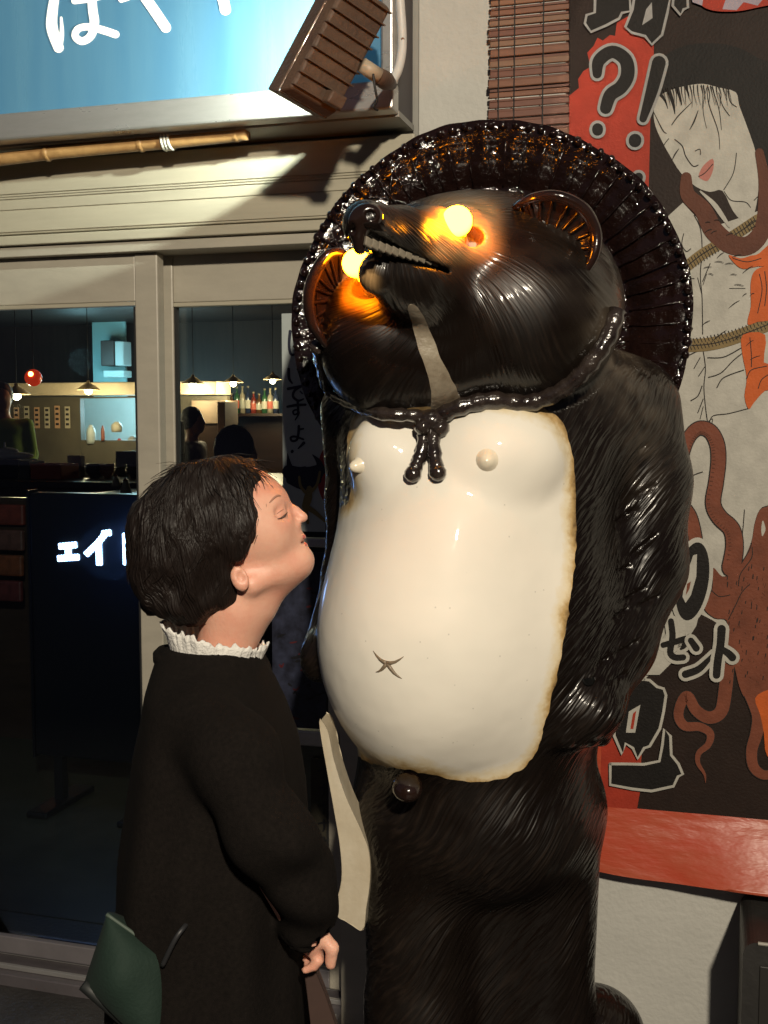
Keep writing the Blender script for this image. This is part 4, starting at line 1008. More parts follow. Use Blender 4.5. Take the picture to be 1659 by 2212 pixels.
# kitchen behind: white lit room
M_KW = mat('white_kitchen_tile', (.62,.70,.68), .4, var=.1, vscale=9)
kr = thing('kitchen_back_room', W((h0+h1)/2, yK+1.0, 0), 'white tiled kitchen lit cyan behind the serving hatch', 'kitchen')
d0, d1 = ss(200, 750, yK+1.3), ss(270, 750, yK+1.3)
g = G(); g.wbox(d0-1.0, d1+1.2, yK+1.30, yK+1.34, 0, 1.9); g.build('tiled_wall', M_KW, kr)
g = G(); g.wbox(d0, d1, yK+1.30, yK+1.34, 1.901, zt(235, 682, yK+1.3)); g.build('upper_tiled_wall', mat('cyan_tile', (.35,.62,.64), .4), kr)
for u0, u1_, v0, v1, c in ((217,248,735,790,(.05,.04,.035)),(248,268,737,790,(.5,.62,.62)),(222,268,800,815,(.55,.75,.75))):
    a, b = ss(u0,760,yK+1.1), ss(u1_,760,yK+1.1); g = G(); g.wbox(a, b-.01, yK+1.1, yK+1.29, zt(235,v1,yK+1.1), zt(235,v0,yK+1.1)); g.build('cupboard', mat('cup%d' % u0, c, .5), kr, bevel=.01)
def pt_light(name, loc, e, c, r_=.05, parent=None):
    d = bpy.data.lights.new(name, 'POINT'); d.energy = e; d.color = c; d.shadow_soft_size = r_
    o = bpy.data.objects.new(name, d); COL.objects.link(o); o.location = loc
    if parent is not None: o.parent = parent; o.location = Vector(loc) - wloc(parent)
    return o
g = G(); g.tube([W(h0+.05, yK+.55, 1.98), W(h1+.4, yK+.55, 1.98)], .018, 8); tb = g.build('kitchen_tube_lamp', emit_mat('cool_tube', (.62,.95,1.0), 14), None, smooth=True)
settag(tb, 'white fluorescent tube glowing over the kitchen', 'lamp')
pt_light('kitchen_light', W((h0+h1)/2, yK+.6, 1.75), 40, (.62,.93,1.0), .15)
pt_light('kitchen_light_high', W((d0+d1)/2, yK+.7, 2.3), 9, (.5,.92,1.0), .15)
# kitchen utensils seen in the hatch
for u0, v0, w_, h_, c, nm, lb in ((197,925,22,44,(.5,.55,.52),'steel_rack','pale steel rack at the left of the serving hatch'),(222,925,9,36,(.30,.10,.06),'bottle','brown bottle standing in the serving hatch'),(252,915,26,24,(.55,.50,.38),'rice_cooker','round cream cooker in the serving hatch'),(285,945,20,16,(.45,.44,.40),'bowl_stack','speckled bowls stacked at the right of the hatch'),(258,950,14,18,(.45,.05,.03),'red_can','red can on the sill of the hatch')):
    y_ = yK - .02 + random.random()*.2; c_ = WP(u0, v0 + h_*.3, y_); sc_ = y_/FPX*1.04
    g = G(); r_ = w_*sc_*.5; H = h_*sc_
    g.lathe(c_ - Vector((0,0,H*.5)), (0,0,1), [(0,0),(r_*.9,0),(r_,.03),(r_,H*.6),(r_*.8,H*.8),(r_*.5,H*.9),(r_*.45,H),(0,H)], 14)
    settag(g.build(nm, mat('kit_'+nm, c, .4, var=.2), None, smooth=True), lb, nm.split('_')[-1])
# pendant lamps
M_SHADE = mat('cream_enamel_shade', (.60,.44,.24), .4, var=.2, vscale=30)
M_PB = emit_mat('warm_pendant_bulb', (1.0,.78,.45), 40)
pl = [(36,852,9.2,34,'leftmost cream pendant lamp at the left edge of the glass door'), (191,842,9.8,28,'second cream pendant lamp from the left, below the cyan lit opening'), (417,829,10.0,27,'pendant lamp just right of the door stile'), (504,826,10.2,23,'pendant lamp second right of the door stile'), (589,820,10.4,22,'rightmost pendant lamp beside the white banner')]
for u0, v0, y_, hw, lb in pl:
    c = WP(u0, v0, y_); r_ = hw*y_/FPX
    t = thing('pendant_lamp', c, lb, 'lamp', 'pendant lamps over the counter')
    G().lathe(c, (0,0,1), [(r_,0),(r_*.98,.006),(r_*.45,r_*.42),(r_*.15,r_*.62),(r_*.12,r_*.8),(r_*.10,r_*.8),(r_*.13,r_*.6),(r_*.43,r_*.39),(r_*.95,.0)], 24).build('shade', M_SHADE, t, smooth=True)
    G().ball(c + Vector((0,0,-.012)), r_*.33, 12).build('bulb', M_PB, t, smooth=True)
    G().tube([c + Vector((0,0,r_*.8)), Vector((c.x, c.y, 2.78))], .004, 6).build('cord', M_RUB, t)
    pt_light('pendant_light', c + Vector((0,0,-.14)), 20.0, (1,.74,.42), .05, t)
# small red lamp
c = WP(72, 816, 8.6); t = thing('red_lamp', c, 'small round red lamp glowing above the leftmost pendant', 'lamp')
G().ball(c, .075, 16).build('globe', mat('red_globe', (.5,.03,.01), .2, emit=(1,.05,.01), estr=.45), t, smooth=True)
G().ball(c + Vector((0,-.07,.03)), .022, 10).build('filament', emit_mat('red_core', (1,.22,.05), 30), t, smooth=True)
G().tube([c + Vector((0,0,.07)), Vector((c.x, c.y, 2.78))], .006, 6).build('cord', M_RUB, t)
# counter
yC = 7.0
zc_ = zt(150, 1040, yC); q0, q1 = ss(-120, 1040, yC), ss(305, 1040, yC)
ct = thing('bar_counter', W((q0+q1)/2, yC, 0), 'dark wooden bar counter across the inside of the shop', 'counter')
M_CT = mat('dark_counter_wood', (.035,.02,.014), .3, var=.4, vscale=4, vstretch=(1,1,8))
g = G(); g.wbox(q0-.5, 1.1, yC-.05, yC+1.6, zc_-.05, zc_); g.build('top', M_CT, ct, bevel=.006)
g = G(); g.wbox(q0-.5, 1.05, yC+.05, yC+.12, .001, zc_-.051); g.build('front', M_CT, ct)
def onc(u0, v0, y_=7.3): p = WP(u0, v0, y_); return p
def cbox(nm, lb, cat, u0, u1_, v1, y_, c, dep=.2, hpx=None, rough=.5, open_top=False):
    s0, s1 = ss(u0, v1, y_), ss(u1_, v1, y_); z0 = zc_ + .001; z1 = zt((u0+u1_)/2, hpx, y_); m = mat('it_'+nm, c, rough, var=.2)
    t = thing(nm, W((s0+s1)/2, y_, z0), lb, cat)
    w = .012
    g = G(); g.wbox(s0, s1, y_, y_+w, z0, z1); g.build('front', m, t, bevel=.003)
    g = G(); g.wbox(s0, s1, y_+dep-w, y_+dep, z0, z1*.998); g.build('back', m, t, bevel=.003)
    g = G(); g.wbox(s0, s0+w, y_+w+.001, y_+dep-w-.001, z0, z1-.003); g.build('side', m, t); g = G(); g.wbox(s1-w, s1, y_+w+.001, y_+dep-w-.001, z0, z1-.003); g.build('side', m, t)
    g = G(); g.wbox(s0+w, s1-w, y_+w, y_+dep-w, z0, z0+.01 if open_top else z1-.006); g.build('base' if open_top else 'lid', m, t)
cbox('orange_crate', 'open orange crate on the bar counter', 'crate', 66, 131, 1037, 7.2, (.70,.11,.012), .25, 1002, open_top=True)
cbox('black_box', 'black box on the counter under the white cloth at the left edge', 'box', -30, 40, 1050, 7.25, (.012,.012,.012), .25, 992)
cbox('grey_carton', 'grey carton between the black box and the orange crate', 'carton', 41, 64, 1050, 7.22, (.12,.10,.08), .2, 996)
cbox('menu_holder', 'upright pale menu card holder on the counter', 'menu holder', 146, 175, 1020, 7.6, (.30,.26,.19), .06, 984)
cbox('paper_stack', 'low white stack of papers beside the menu holder', 'papers', 178, 236, 1022, 7.7, (.34,.33,.29), .25, 1010)
cbox('tray_stack', 'stack of black trays left of the door stile', 'trays', 250, 300, 1010, 8.0, (.02,.02,.02), .3, 975)
g = G(); c = WP(25, 984, 7.35); g.ball(c, (.17,.10,.028), 14); g.ball(c + Vector((-.03,0,.03)), (.09,.07,.03), 12); g.tube([c + Vector((-.05,0,.04)), c + Vector((-.05,0,.10))], [.012,.006], 8)
settag(g.build('white_cloth_bundle', mat('bright_white_cloth', (.8,.8,.75), .7, bump=.6, bscale=30), None, smooth=True), 'bright white bundle of cloth lying on the black box', 'cloth')
for u0, v1, h_, lb in ((272,1066,36,'cream squeeze bottle with pointed tip in front of the counter'),(251,1050,28,'second smaller squeeze bottle behind the cream one')):
    y_ = 6.4 if u0 == 272 else 6.9; c = WP(u0, v1, y_); H = h_*y_/FPX*1.05; r_ = H*.38
    t = thing('squeeze_bottle', c, lb, 'bottle', 'squeeze bottles on the counter')
    G().lathe(c, (0,0,1), [(0,0),(r_,0),(r_*.98,.01),(r_*.80,H*.35),(r_*.42,H*.78),(r_*.38,H*.80)], 16).build('bottle_body', mat('cream_plastic', (.55,.46,.33), .4), t, smooth=True)
    G().lathe(c, (0,0,1), [(r_*.42,H*.80),(r_*.40,H*.86),(r_*.12,H),(0,H)], 14).build('nozzle', mat('red_nozzle', (.3,.08,.05), .4), t, smooth=True)
sh_ = thing('condiment_shelf', WP(265, 1066, 6.4), 'narrow dark shelf carrying the squeeze bottles', 'shelf')
g = G(); g.wbox(ss(200,1066,6.4), ss(320,1066,6.4), 6.3, 7.0, zt(272,1066,6.4)-.03, zt(272,1066,6.4)-.001); g.build('board', M_CT, sh_, bevel=.004)
g = G(); g.wbox(ss(205,1066,6.4), ss(315,1066,6.4), 6.4, 6.45, .001, zt(272,1066,6.4)-.031); g.build('panel', M_CT, sh_)
# boxes behind the stile, right door
for u0,u1_,v0,v1,y_,c,lb in ((414,488,865,915,10.2,(.16,.11,.07),'brown cardboard box on the shelf behind the pendant lamps'),(382,401,905,980,9.0,(.45,.40,.34),'white paper lantern shape beside the seated customer'),(470,486,868,940,9.6,(.30,.2,.13),'tall narrow tan carton beside the brown box')):
    t = thing('cardboard_box' if 'box' in lb[:22] else ('carton' if 'carton' in lb else 'paper_lantern'), WP((u0+u1_)/2, v1, y_), lb, 'box' if 'lantern' not in lb else 'lantern')
    m = mat('crd%d' % u0, c, .7, var=.2)
    if 'lantern' in lb:
        c_ = WP((u0+u1_)/2, v1, y_); H = (v1-v0)*y_/FPX; r_ = (u1_-u0)*.5*y_/FPX
        G().lathe(c_, (0,0,1), [(0,0),(r_*.6,0)] + [(r_*(.72+.28*math.sin(math.pi*i/12)+ (.03 if i % 2 else 0)), H*(i+.3)/12.6) for i in range(12)] + [(r_*.6,H),(0,H)], 18).build('shade', m, t, smooth=True)
        G().tube([c_, Vector((c_.x, c_.y, .001))], .02, 8).build('post', M_CT, t)
    else:
        g = G(); g.wbox(ss(u0,v1,y_), ss(u1_,v1,y_), y_, y_+.3, zt((u0+u1_)/2,v1,y_), zt((u0+u1_)/2,v0,y_)); g.build('carton_body', m, t, bevel=.006)
        g = G(); g.wbox(ss(u0+6,v1,y_), ss(u1_-6,v1,y_), y_+.02, y_+.27, .001, zt((u0+u1_)/2,v1,y_)-.001); g.build('stand', M_CT, t)
# people inside
def simple_person(base, head_z, yaw, m_cloth, m_skin, m_hair, label, sitting=False, bun=False):
    base = Vector(base); k = head_z/1.60 if not sitting else 1.0
    cz, sz = math.cos(yaw), math.sin(yaw)
    def L3(x, y, z): return (base.x + cz*x - sz*y, base.y + sz*x + cz*y, z)
    H = head_z; o = H - 1.60
    q = lambda x, y, z: A(L3(x, y, z + o))
    rot = vrot(0, 0, math.degrees(yaw))
    def f(p):
        d = ell(p, q(0,0,1.49), (.095,.075,.115), rot); d = smin(d, ell(p, q(.055,0,1.445), (.05,.055,.07), rot), .03)
        d = smin(d, cone(p, q(.09,0,1.50), q(.112,0,1.468), .010, .013), .012)
        for s in (-1, 1): d = smin(d, ell(p, q(-.01,s*.075,1.48), (.018,.010,.028), rot), .008)
        d = smin(d, cone(p, q(-.01,0,1.42), q(-.02,0,1.28), .052, .06), .03)
        d = smin(d, ell(p, q(-.02,0,1.22), (.10,.19,.08), rot), .06); d = smin(d, ell(p, q(-.01,0,1.05), (.115,.16,.22), rot), .06)
        d = smin(d, ell(p, q(0,0,.86), (.125,.165,.13), rot), .06)
        for s in (-1, 1):
            d = smin(d, chain(p, [q(-.02,s*.185,1.25), q(-.03,s*.23,.99), q(.14,s*.19,.88)], (.055,.042,.03), .02), .03)
            d = smin(d, ell(p, q(.20,s*.18,.885), (.045,.022,.03), rot), .02)
            if sitting:
                d = smin(d, chain(p, [q(.02,s*.09,.82), q(.40,s*.10,.80), q(.40,s*.10,.40)], (.085,.065,.045), .03), .04)
            else:
                d = smin(d, chain(p, [q(0,s*.09,.82), q(.01,s*.09,.45), q(0,s*.09,.07-o)], (.085,.058,.04), .03), .04); d = smin(d, ell(p, q(.05,s*.09,.045-o), (.11,.04,.04), rot), .02)
        return d
    V, Q = surface(f, (base.x-.34, base.y-.34, -.01), (base.x+.34, base.y+.34, H+.06), .016)
    root = thing('person', (base.x, base.y, 0), label, 'person', 'people inside the shop')
    np_obj('body', V, Q, m_skin, root)
    def fc_(p): return smax(f(p) - .013, p[:,2] - float(q(0,0,1.31)[2]), .02)
    V, Q = surface(lambda p: smax(fc_(p), .03 - p[:,2], .01), (base.x-.36, base.y-.36, -.01), (base.x+.36, base.y+.36, H), .018); np_obj('clothes', V, Q, m_cloth, root)
    def fh(p):
        d = ell(p, q(-.018,0,1.505), (.105,.088,.118), rot); d = smax(d, -ell(p, q(.11,0,1.45), (.075,.075,.10), rot), .02)
        d = smax(d, float(q(0,0,1.40)[2]) - p[:,2], .02); return d + noise3(p, 60, 3)*.004
    V, Q = surface(fh, (base.x-.15, base.y-.15, H-.26), (base.x+.15, base.y+.15, H+.06), .008); np_obj('hair', V, Q, m_hair, root)
    return root
M_HAIRB = mat('black_hair_far', (.008,.007,.006), .5, bump=.5, bscale=120)
M_SKF = mat('skin_far', (.42,.20,.12), .5)
b = WP(418, 930, 9.3); simple_person((b.x, b.y), zt(418, 888, 9.3)+.02, -.25, mat('dark_patterned_shirt', (.05,.02,.018), .7, var=.7, vscale=14, col2=(.16,.09,.05)), M_SKF, M_HAIRB, 'person with black hair in dark patterned shirt behind the counter, facing right')
b = WP(512, 960, 5.1); simple_person((b.x, b.y), zt(512, 936, 5.1)+.02, .75, mat('black_top_far', (.012,.010,.012), .8), M_SKF, M_HAIRB, 'person seen from behind, dark head just above the woman through the glass', sitting=False)
b = WP(8, 930, 8.4); simple_person((b.x, b.y), zt(8, 830, 8.4), -1.2, mat('lime_green_shirt', (.20,.33,.03), .8, bump=.4, bscale=20), M_SKF, M_HAIRB, 'person in lime green shirt behind the counter at the left edge')

# LED letter board inside the glass
yE = 4.1
e0, e1_ = ss(64, 1100, yE), ss(352, 1100, yE); ez1 = zt(180, 1066, yE); ez0 = zt(180, 1640, yE)
led = thing('letter_board', W((e0+e1_)/2, yE, 0), 'black board with white blue glowing katakana letters standing behind the glass door', 'led sign')
M_LB = mat('gloss_black_board', (.004,.004,.006), .3)
g = G(); g.wbox(e0, e1_, yE, yE+.06, ez0, ez1); g.build('board', M_LB, led, bevel=.006)
for a, b_ in ((e0-.012, e0-.001), (e1_+.001, e1_+.012)):
    g = G(); g.wbox(a, b_, yE-.006, yE+.066, ez0-.01, ez1+.01); g.build('frame', M_LB, led)
for s_ in (e0+.10, e1_-.10):
    g = G(); g.wbox(s_-.02, s_+.02, yE+.01, yE+.05, .03, ez0-.001); g.build('leg', M_LB, led); g = G(); g.wbox(s_-.05, s_+.05, yE-.16, yE+.22, .001, .029); g.build('foot', M_LB, led, bevel=.008)
M_LED = emit_mat('blue_white_led', (.42,.62,1.0), 14)
def ledp(x, y, off): u_, v_ = .44*x, 597+.44*y; s_, z_ = wq(u_, v_, yE); return W(s_, yE-.004, z_)
for nm, segs in (('letter', [((298,1325),(372,1318)), ((336,1325),(338,1378)), ((292,1384),(384,1378))]), ('letter', [((520,1262),(480,1312)), ((480,1312),(428,1362)), ((486,1312),(490,1410)), ((510,1262),(540,1258))]), ('letter', [((618,1268),(622,1408)), ((640,1262),(644,1408)), ((640,1310),(690,1345))])):
    for (x0,y0),(x1,y1) in segs:
        n_ = max(2, int(math.hypot(x1-x0, y1-y0)/13)); g = G()
        for r0 in (-7, 7):
            for i in range(n_+1):
                t = i/n_; dx, dy = (y1-y0), -(x1-x0); l = math.hypot(dx, dy); x = x0+(x1-x0)*t+dx/l*r0; y = y0+(y1-y0)*t+dy/l*r0
                c = ledp(x, y, 0); g.ball(c, .0085, 6)
        o_ = g.build('letter_stroke', M_LED, led); o_['kind'] = 'stuff'
pt_light('letter_board_glow', WP(235, 1190, yE-.15), 3.2, (.16,.35,1.0), .12, led)
# shelf of red snack packets at the left edge
sn = thing('snack_rack', WP(20, 1300, 4.8), 'rack of dull red packets at the left edge behind the glass', 'rack')
for k in range(4):
    g = G(); u0 = -60; y_ = 4.9 - k*.05; g.wbox(ss(u0,1300,y_), ss(62-k*3,1300,y_)-.02, y_, y_+.03, zt(20,1135+k*55,y_), zt(20,1090+k*55,y_)); g.build('packet', mat('pkt%d' % k, ((.16,.03,.02),(.12,.05,.04),(.18,.05,.02),(.10,.02,.02))[k], .4, var=.6, vscale=25), sn, bevel=.01)
g = G(); g.wbox(ss(-80,1300,4.95), ss(66,1300,4.95), 4.95, 5.0, 0, zt(20,1075,4.95)); g.build('back_board', M_CT, sn)

# =================================================================== banner and flyers on the right door
yN = DY + .058
bn = thing('paper_banner', WP(660, 1150, yN), 'tall white banner with brushed hiragana and a printed strongman', 'banner')
g = G(); g.wbox(ss(610,900,yN), ss(728,900,yN), yN, yN+.0015, zt(660,1148,yN), zt(660,676,yN)); g.build('sheet', mat('banner_paper', (.42,.47,.46), .6, var=.12, vscale=6), bn)
TN = lambda x, y, off: (lambda sz: W(sz[0], yN-.0004-off, sz[1]))(wq(.44*x, 597+.44*y, yN))
NI = mat('banner_ink', (.010,.012,.03), .6)
boff = [0]
for nm, strokes in (('hiragana_shi', [([(1425,270),(1420,340),(1432,385),(1470,370)],[15,14,12,6])]), ('hiragana_i', [([(1418,455),(1420,500),(1435,525)],[14,14,8]), ([(1462,455),(1478,480),(1482,505)],[12,14,8])]),
                    ('hiragana_de', [([(1415,552),(1450,545),(1485,538)],[14,14,12]), ([(1485,538),(1448,560),(1440,590),(1465,610),(1490,602)],[10,12,13,12,8]), ([(1475,565),(1485,575)],[8,8]), ([(1488,555),(1498,566)],[8,8])]),
                    ('hiragana_su', [([(1412,640),(1455,632),(1500,630)],[12,14,12]), ([(1462,612),(1464,650),(1462,672),(1445,678),(1440,662),(1458,655),(1468,672),(1450,705)],[12,12,10,9,9,9,10,6])]),
                    ('hiragana_yo', [([(1468,735),(1466,770),(1458,802),(1435,808),(1428,792),(1448,786),(1490,800)],[13,13,12,11,11,11,10]), ([(1468,752),(1490,748)],[11,9])]),
                    ('exclamation', [([(1492,818),(1465,845)],[16,7]), ([(1436,858),(1434,861)],[14,14])])):
    g = G()
    for pts, w in strokes: boff[0] = (boff[0]+1) % 6; ribbon(g, pts, w, TN, .0006 + boff[0]*.0001, 5)
    g.build(nm, NI, bn)
g = G(); g.flat([TN(1625 + 68*math.cos(t), 975 + 150*math.sin(t), .0003) for t in [2*math.pi*k/40 for k in range(40)]]); g.build('red_sun', mat('banner_red', (.30,.02,.025), .6), bn)
g = G()
ribbon(g, [(1412,870),(1422,930),(1440,960)],[4,26,40], TN, .0006); ribbon(g, [(1420,960),(1470,985),(1520,985),(1570,950)],[70,105,110,60], TN, .0008); ribbon(g, [(1535,875),(1565,910),(1575,950)],[4,26,40], TN, .0010); ribbon(g, [(1425,1000),(1500,1020),(1560,1000)],[40,60,40], TN, .0012)
g.build('dark_load', NI, bn)
g = G()
ribbon(g, [(1520,1040),(1512,1090),(1500,1130)],[26,40,34], TN, .0014); ribbon(g, [(1500,1130),(1505,1170),(1512,1210)],[26,20,14], TN, .0016); ribbon(g, [(1505,1130),(1550,1160),(1595,1200)],[26,22,14], TN, .0018); ribbon(g, [(1500,1060),(1478,1030),(1470,985)],[16,14,12], TN, .0020); ribbon(g, [(1530,1055),(1558,1020),(1572,960)],[16,14,12], TN, .0022)
g.build('strongman', mat('banner_ochre', (.22,.17,.06), .6), bn)
# middle rail of the right door with blue light on it
mr = thing('door_crossbar', WP(680, 1170, yN-.02), 'bright metal crossbar on the right door below the banner', 'rail')
g = G(); g.wbox(ss(600,1170,yN-.01), ss(733,1170,yN-.01), yN-.014, yN+.02, zt(680,1182,yN-.01), zt(680,1163,yN-.01)); g.build('bar', M_ALU, mr, bevel=.003)
g = G(); g.wbox(ss(600,1590,yN-.01), ss(733,1590,yN-.01), yN-.014, yN+.02, zt(680,1612,yN-.01), zt(680,1580,yN-.01)); g.build('lower_bar', M_ALU, mr, bevel=.003)
fy = thing('dark_flyer_sheet', WP(660, 1560, yN), 'dark blue flyer sheet with small red print on the lower door pane', 'flyer')
M_FLY = mat('dark_blue_flyer', (.035,.040,.070), .4, var=.85, vscale=26, col2=(.006,.006,.010))
g = G(); g.wbox(ss(588,1400,yN), ss(730,1400,yN), yN, yN+.002, zt(650,1572,yN), zt(650,1192,yN)); g.build('sheet', M_FLY, fy)
m1, m2 = mat('flyer_red', (.10,.012,.015), .5, var=.5), mat('flyer_ink', (.004,.004,.006), .5)
TF = lambda x, y, off: (lambda sz: W(sz[0], yN-.0004-off, sz[1]))(wq(x, y, yN))
for k in range(34):
    x, y = random.uniform(596,700), random.uniform(1200,1560); w = random.uniform(6,20); g = G()
    ribbon(g, [(x,y),(x+w*.5,y+random.uniform(-4,4)),(x+w,y+random.uniform(-6,6))],[3,random.uniform(3,7),2], TF, .0003+.00008*(k%8), 4); g.build('printed_mark', m2 if k % 3 else m1, fy)
f2 = thing('menu_sheet', WP(705, 2000, yN), 'dim olive paper with vertical writing low on the right door', 'menu')
g = G(); g.wbox(ss(672,1800,yN), ss(733,1800,yN), yN, yN+.002, zt(700,2040,yN), zt(700,1640,yN)); g.build('sheet', mat('dim_olive_paper', (.035,.03,.018), .6, var=.3), f2)
for k in range(9):
    y = 1665 + k*38; g = G(); ribbon(g, [(688,y),(700,y-2),(712,y)],[4,5,4], TF, .0005, 3); ribbon(g, [(700,y-8),(701,y+8),(698,y+16)],[5,5,3], TF, .0008, 3); g.build('written_mark', m2, f2)

# ---- clutter: bottles on the back shelf, paper menu strips, bowls on the counter
shf = thing('bottle_shelf', WP(560, 880, 10.9), 'long dark shelf with bottles far inside, right of the partition', 'shelf')
zs_ = zt(560, 893, 10.9)
g = G(); g.wbox(ss(492,893,10.9), ss(720,893,10.9), 10.8, 11.1, zs_-.03, zs_); g.build('board', M_CT, shf, bevel=.004)
g = G(); g.wbox(ss(492,893,10.9), ss(720,893,10.9), 11.05, 11.1, .001, zs_-.031); g.build('panel', M_CT, shf)
BC = ((.10,.05,.02),(.03,.09,.04),(.30,.26,.18),(.02,.03,.06),(.18,.03,.02))
wh = ('leftmost', 'second', 'third', 'fourth', 'fifth', 'sixth', 'seventh', 'eighth', 'ninth')
cn_ = ('brown', 'green', 'cream', 'dark blue', 'red')
for i in range(9):
    c = W(ss(500+i*12,893,10.9), 10.9, zs_+.001); H = random.uniform(.20,.29); r_ = .032
    t = thing('bottle', c, '%s %s bottle from the left on the far dark shelf' % (wh[i], cn_[i % 5]), 'bottle', 'bottles on the far shelf')
    G().lathe(c, (0,0,1), [(0,0),(r_,0),(r_,H*.58),(r_*.8,H*.68),(r_*.36,H*.76),(r_*.34,H*.93)], 12).build('glass', mat('btl%d' % (i % 5), BC[i % 5], .15, coat=.5), t, smooth=True)
    G().lathe(c, (0,0,1), [(r_*.40,H*.93),(r_*.40,H),(0,H)], 10).build('cap', mat('btlcap', (.3,.25,.15), .4), t, smooth=True)
    G().lathe(c, (0,0,1), [(r_*1.02,H*.18),(r_*1.02,H*.48)], 12).build('label', mat('btllab%d' % (i % 3), ((.5,.46,.36),(.45,.1,.06),(.4,.38,.3))[i % 3], .7), t, smooth=True)
for i in range(7):
    u0 = 8 + i*22; y_ = yK - .012; a, b_ = ss(u0,900,y_), ss(u0+11,900,y_); z1 = zt(u0, 876, y_) - random.uniform(0,.02); z0 = zt(u0, 925, y_)
    t = thing('menu_strip', W((a+b_)/2, y_, z0), '%s paper menu strip from the left on the kitchen partition' % wh[i], 'menu', 'paper menu strips on the partition')
    g = G(); g.wbox(a, b_, y_, y_+.004, z0, z1); g.build('paper', mat('menu_paper%d' % (i % 2), ((.46,.40,.27),(.50,.30,.16))[i % 2], .8), t)
    for k in range(4):
        zc2 = z1 - (z1-z0)*(k+.6)/4.4; g = G(); g.wbox(a+.012, b_-.012, y_-.003, y_-.0005, zc2-.012, zc2+.012); g.build('written_mark', m2, t)
for i, (u0, v0, r_) in enumerate(((142,1034,.07),(205,1030,.075),(232,1034,.06),(118,1000,.055),(290,1030,.06))):
    c = WP(u0, v0, 7.5); c = Vector((c.x, c.y, zc_+.001)); t = thing('bowl_pile', c, '%s pile of pale bowls on the bar counter, counted from the left' % ('second','third','fourth','first','fifth')[i], 'bowls', 'bowl piles on the counter')
    for k in range(3):
        G().lathe(c + Vector((0,0,k*.022)), (0,0,1), [(0,0),(r_*.45,0),(r_*.48,.01),(r_*.85,.035),(r_,.06),(r_*.96,.06),(r_*.8,.038),(r_*.4,.014),(0,.012)], 18).build('bowl', mat('bowl%d' % (i % 3), ((.5,.48,.42),(.10,.08,.07),(.42,.16,.08))[i % 3], .3), t, smooth=True)
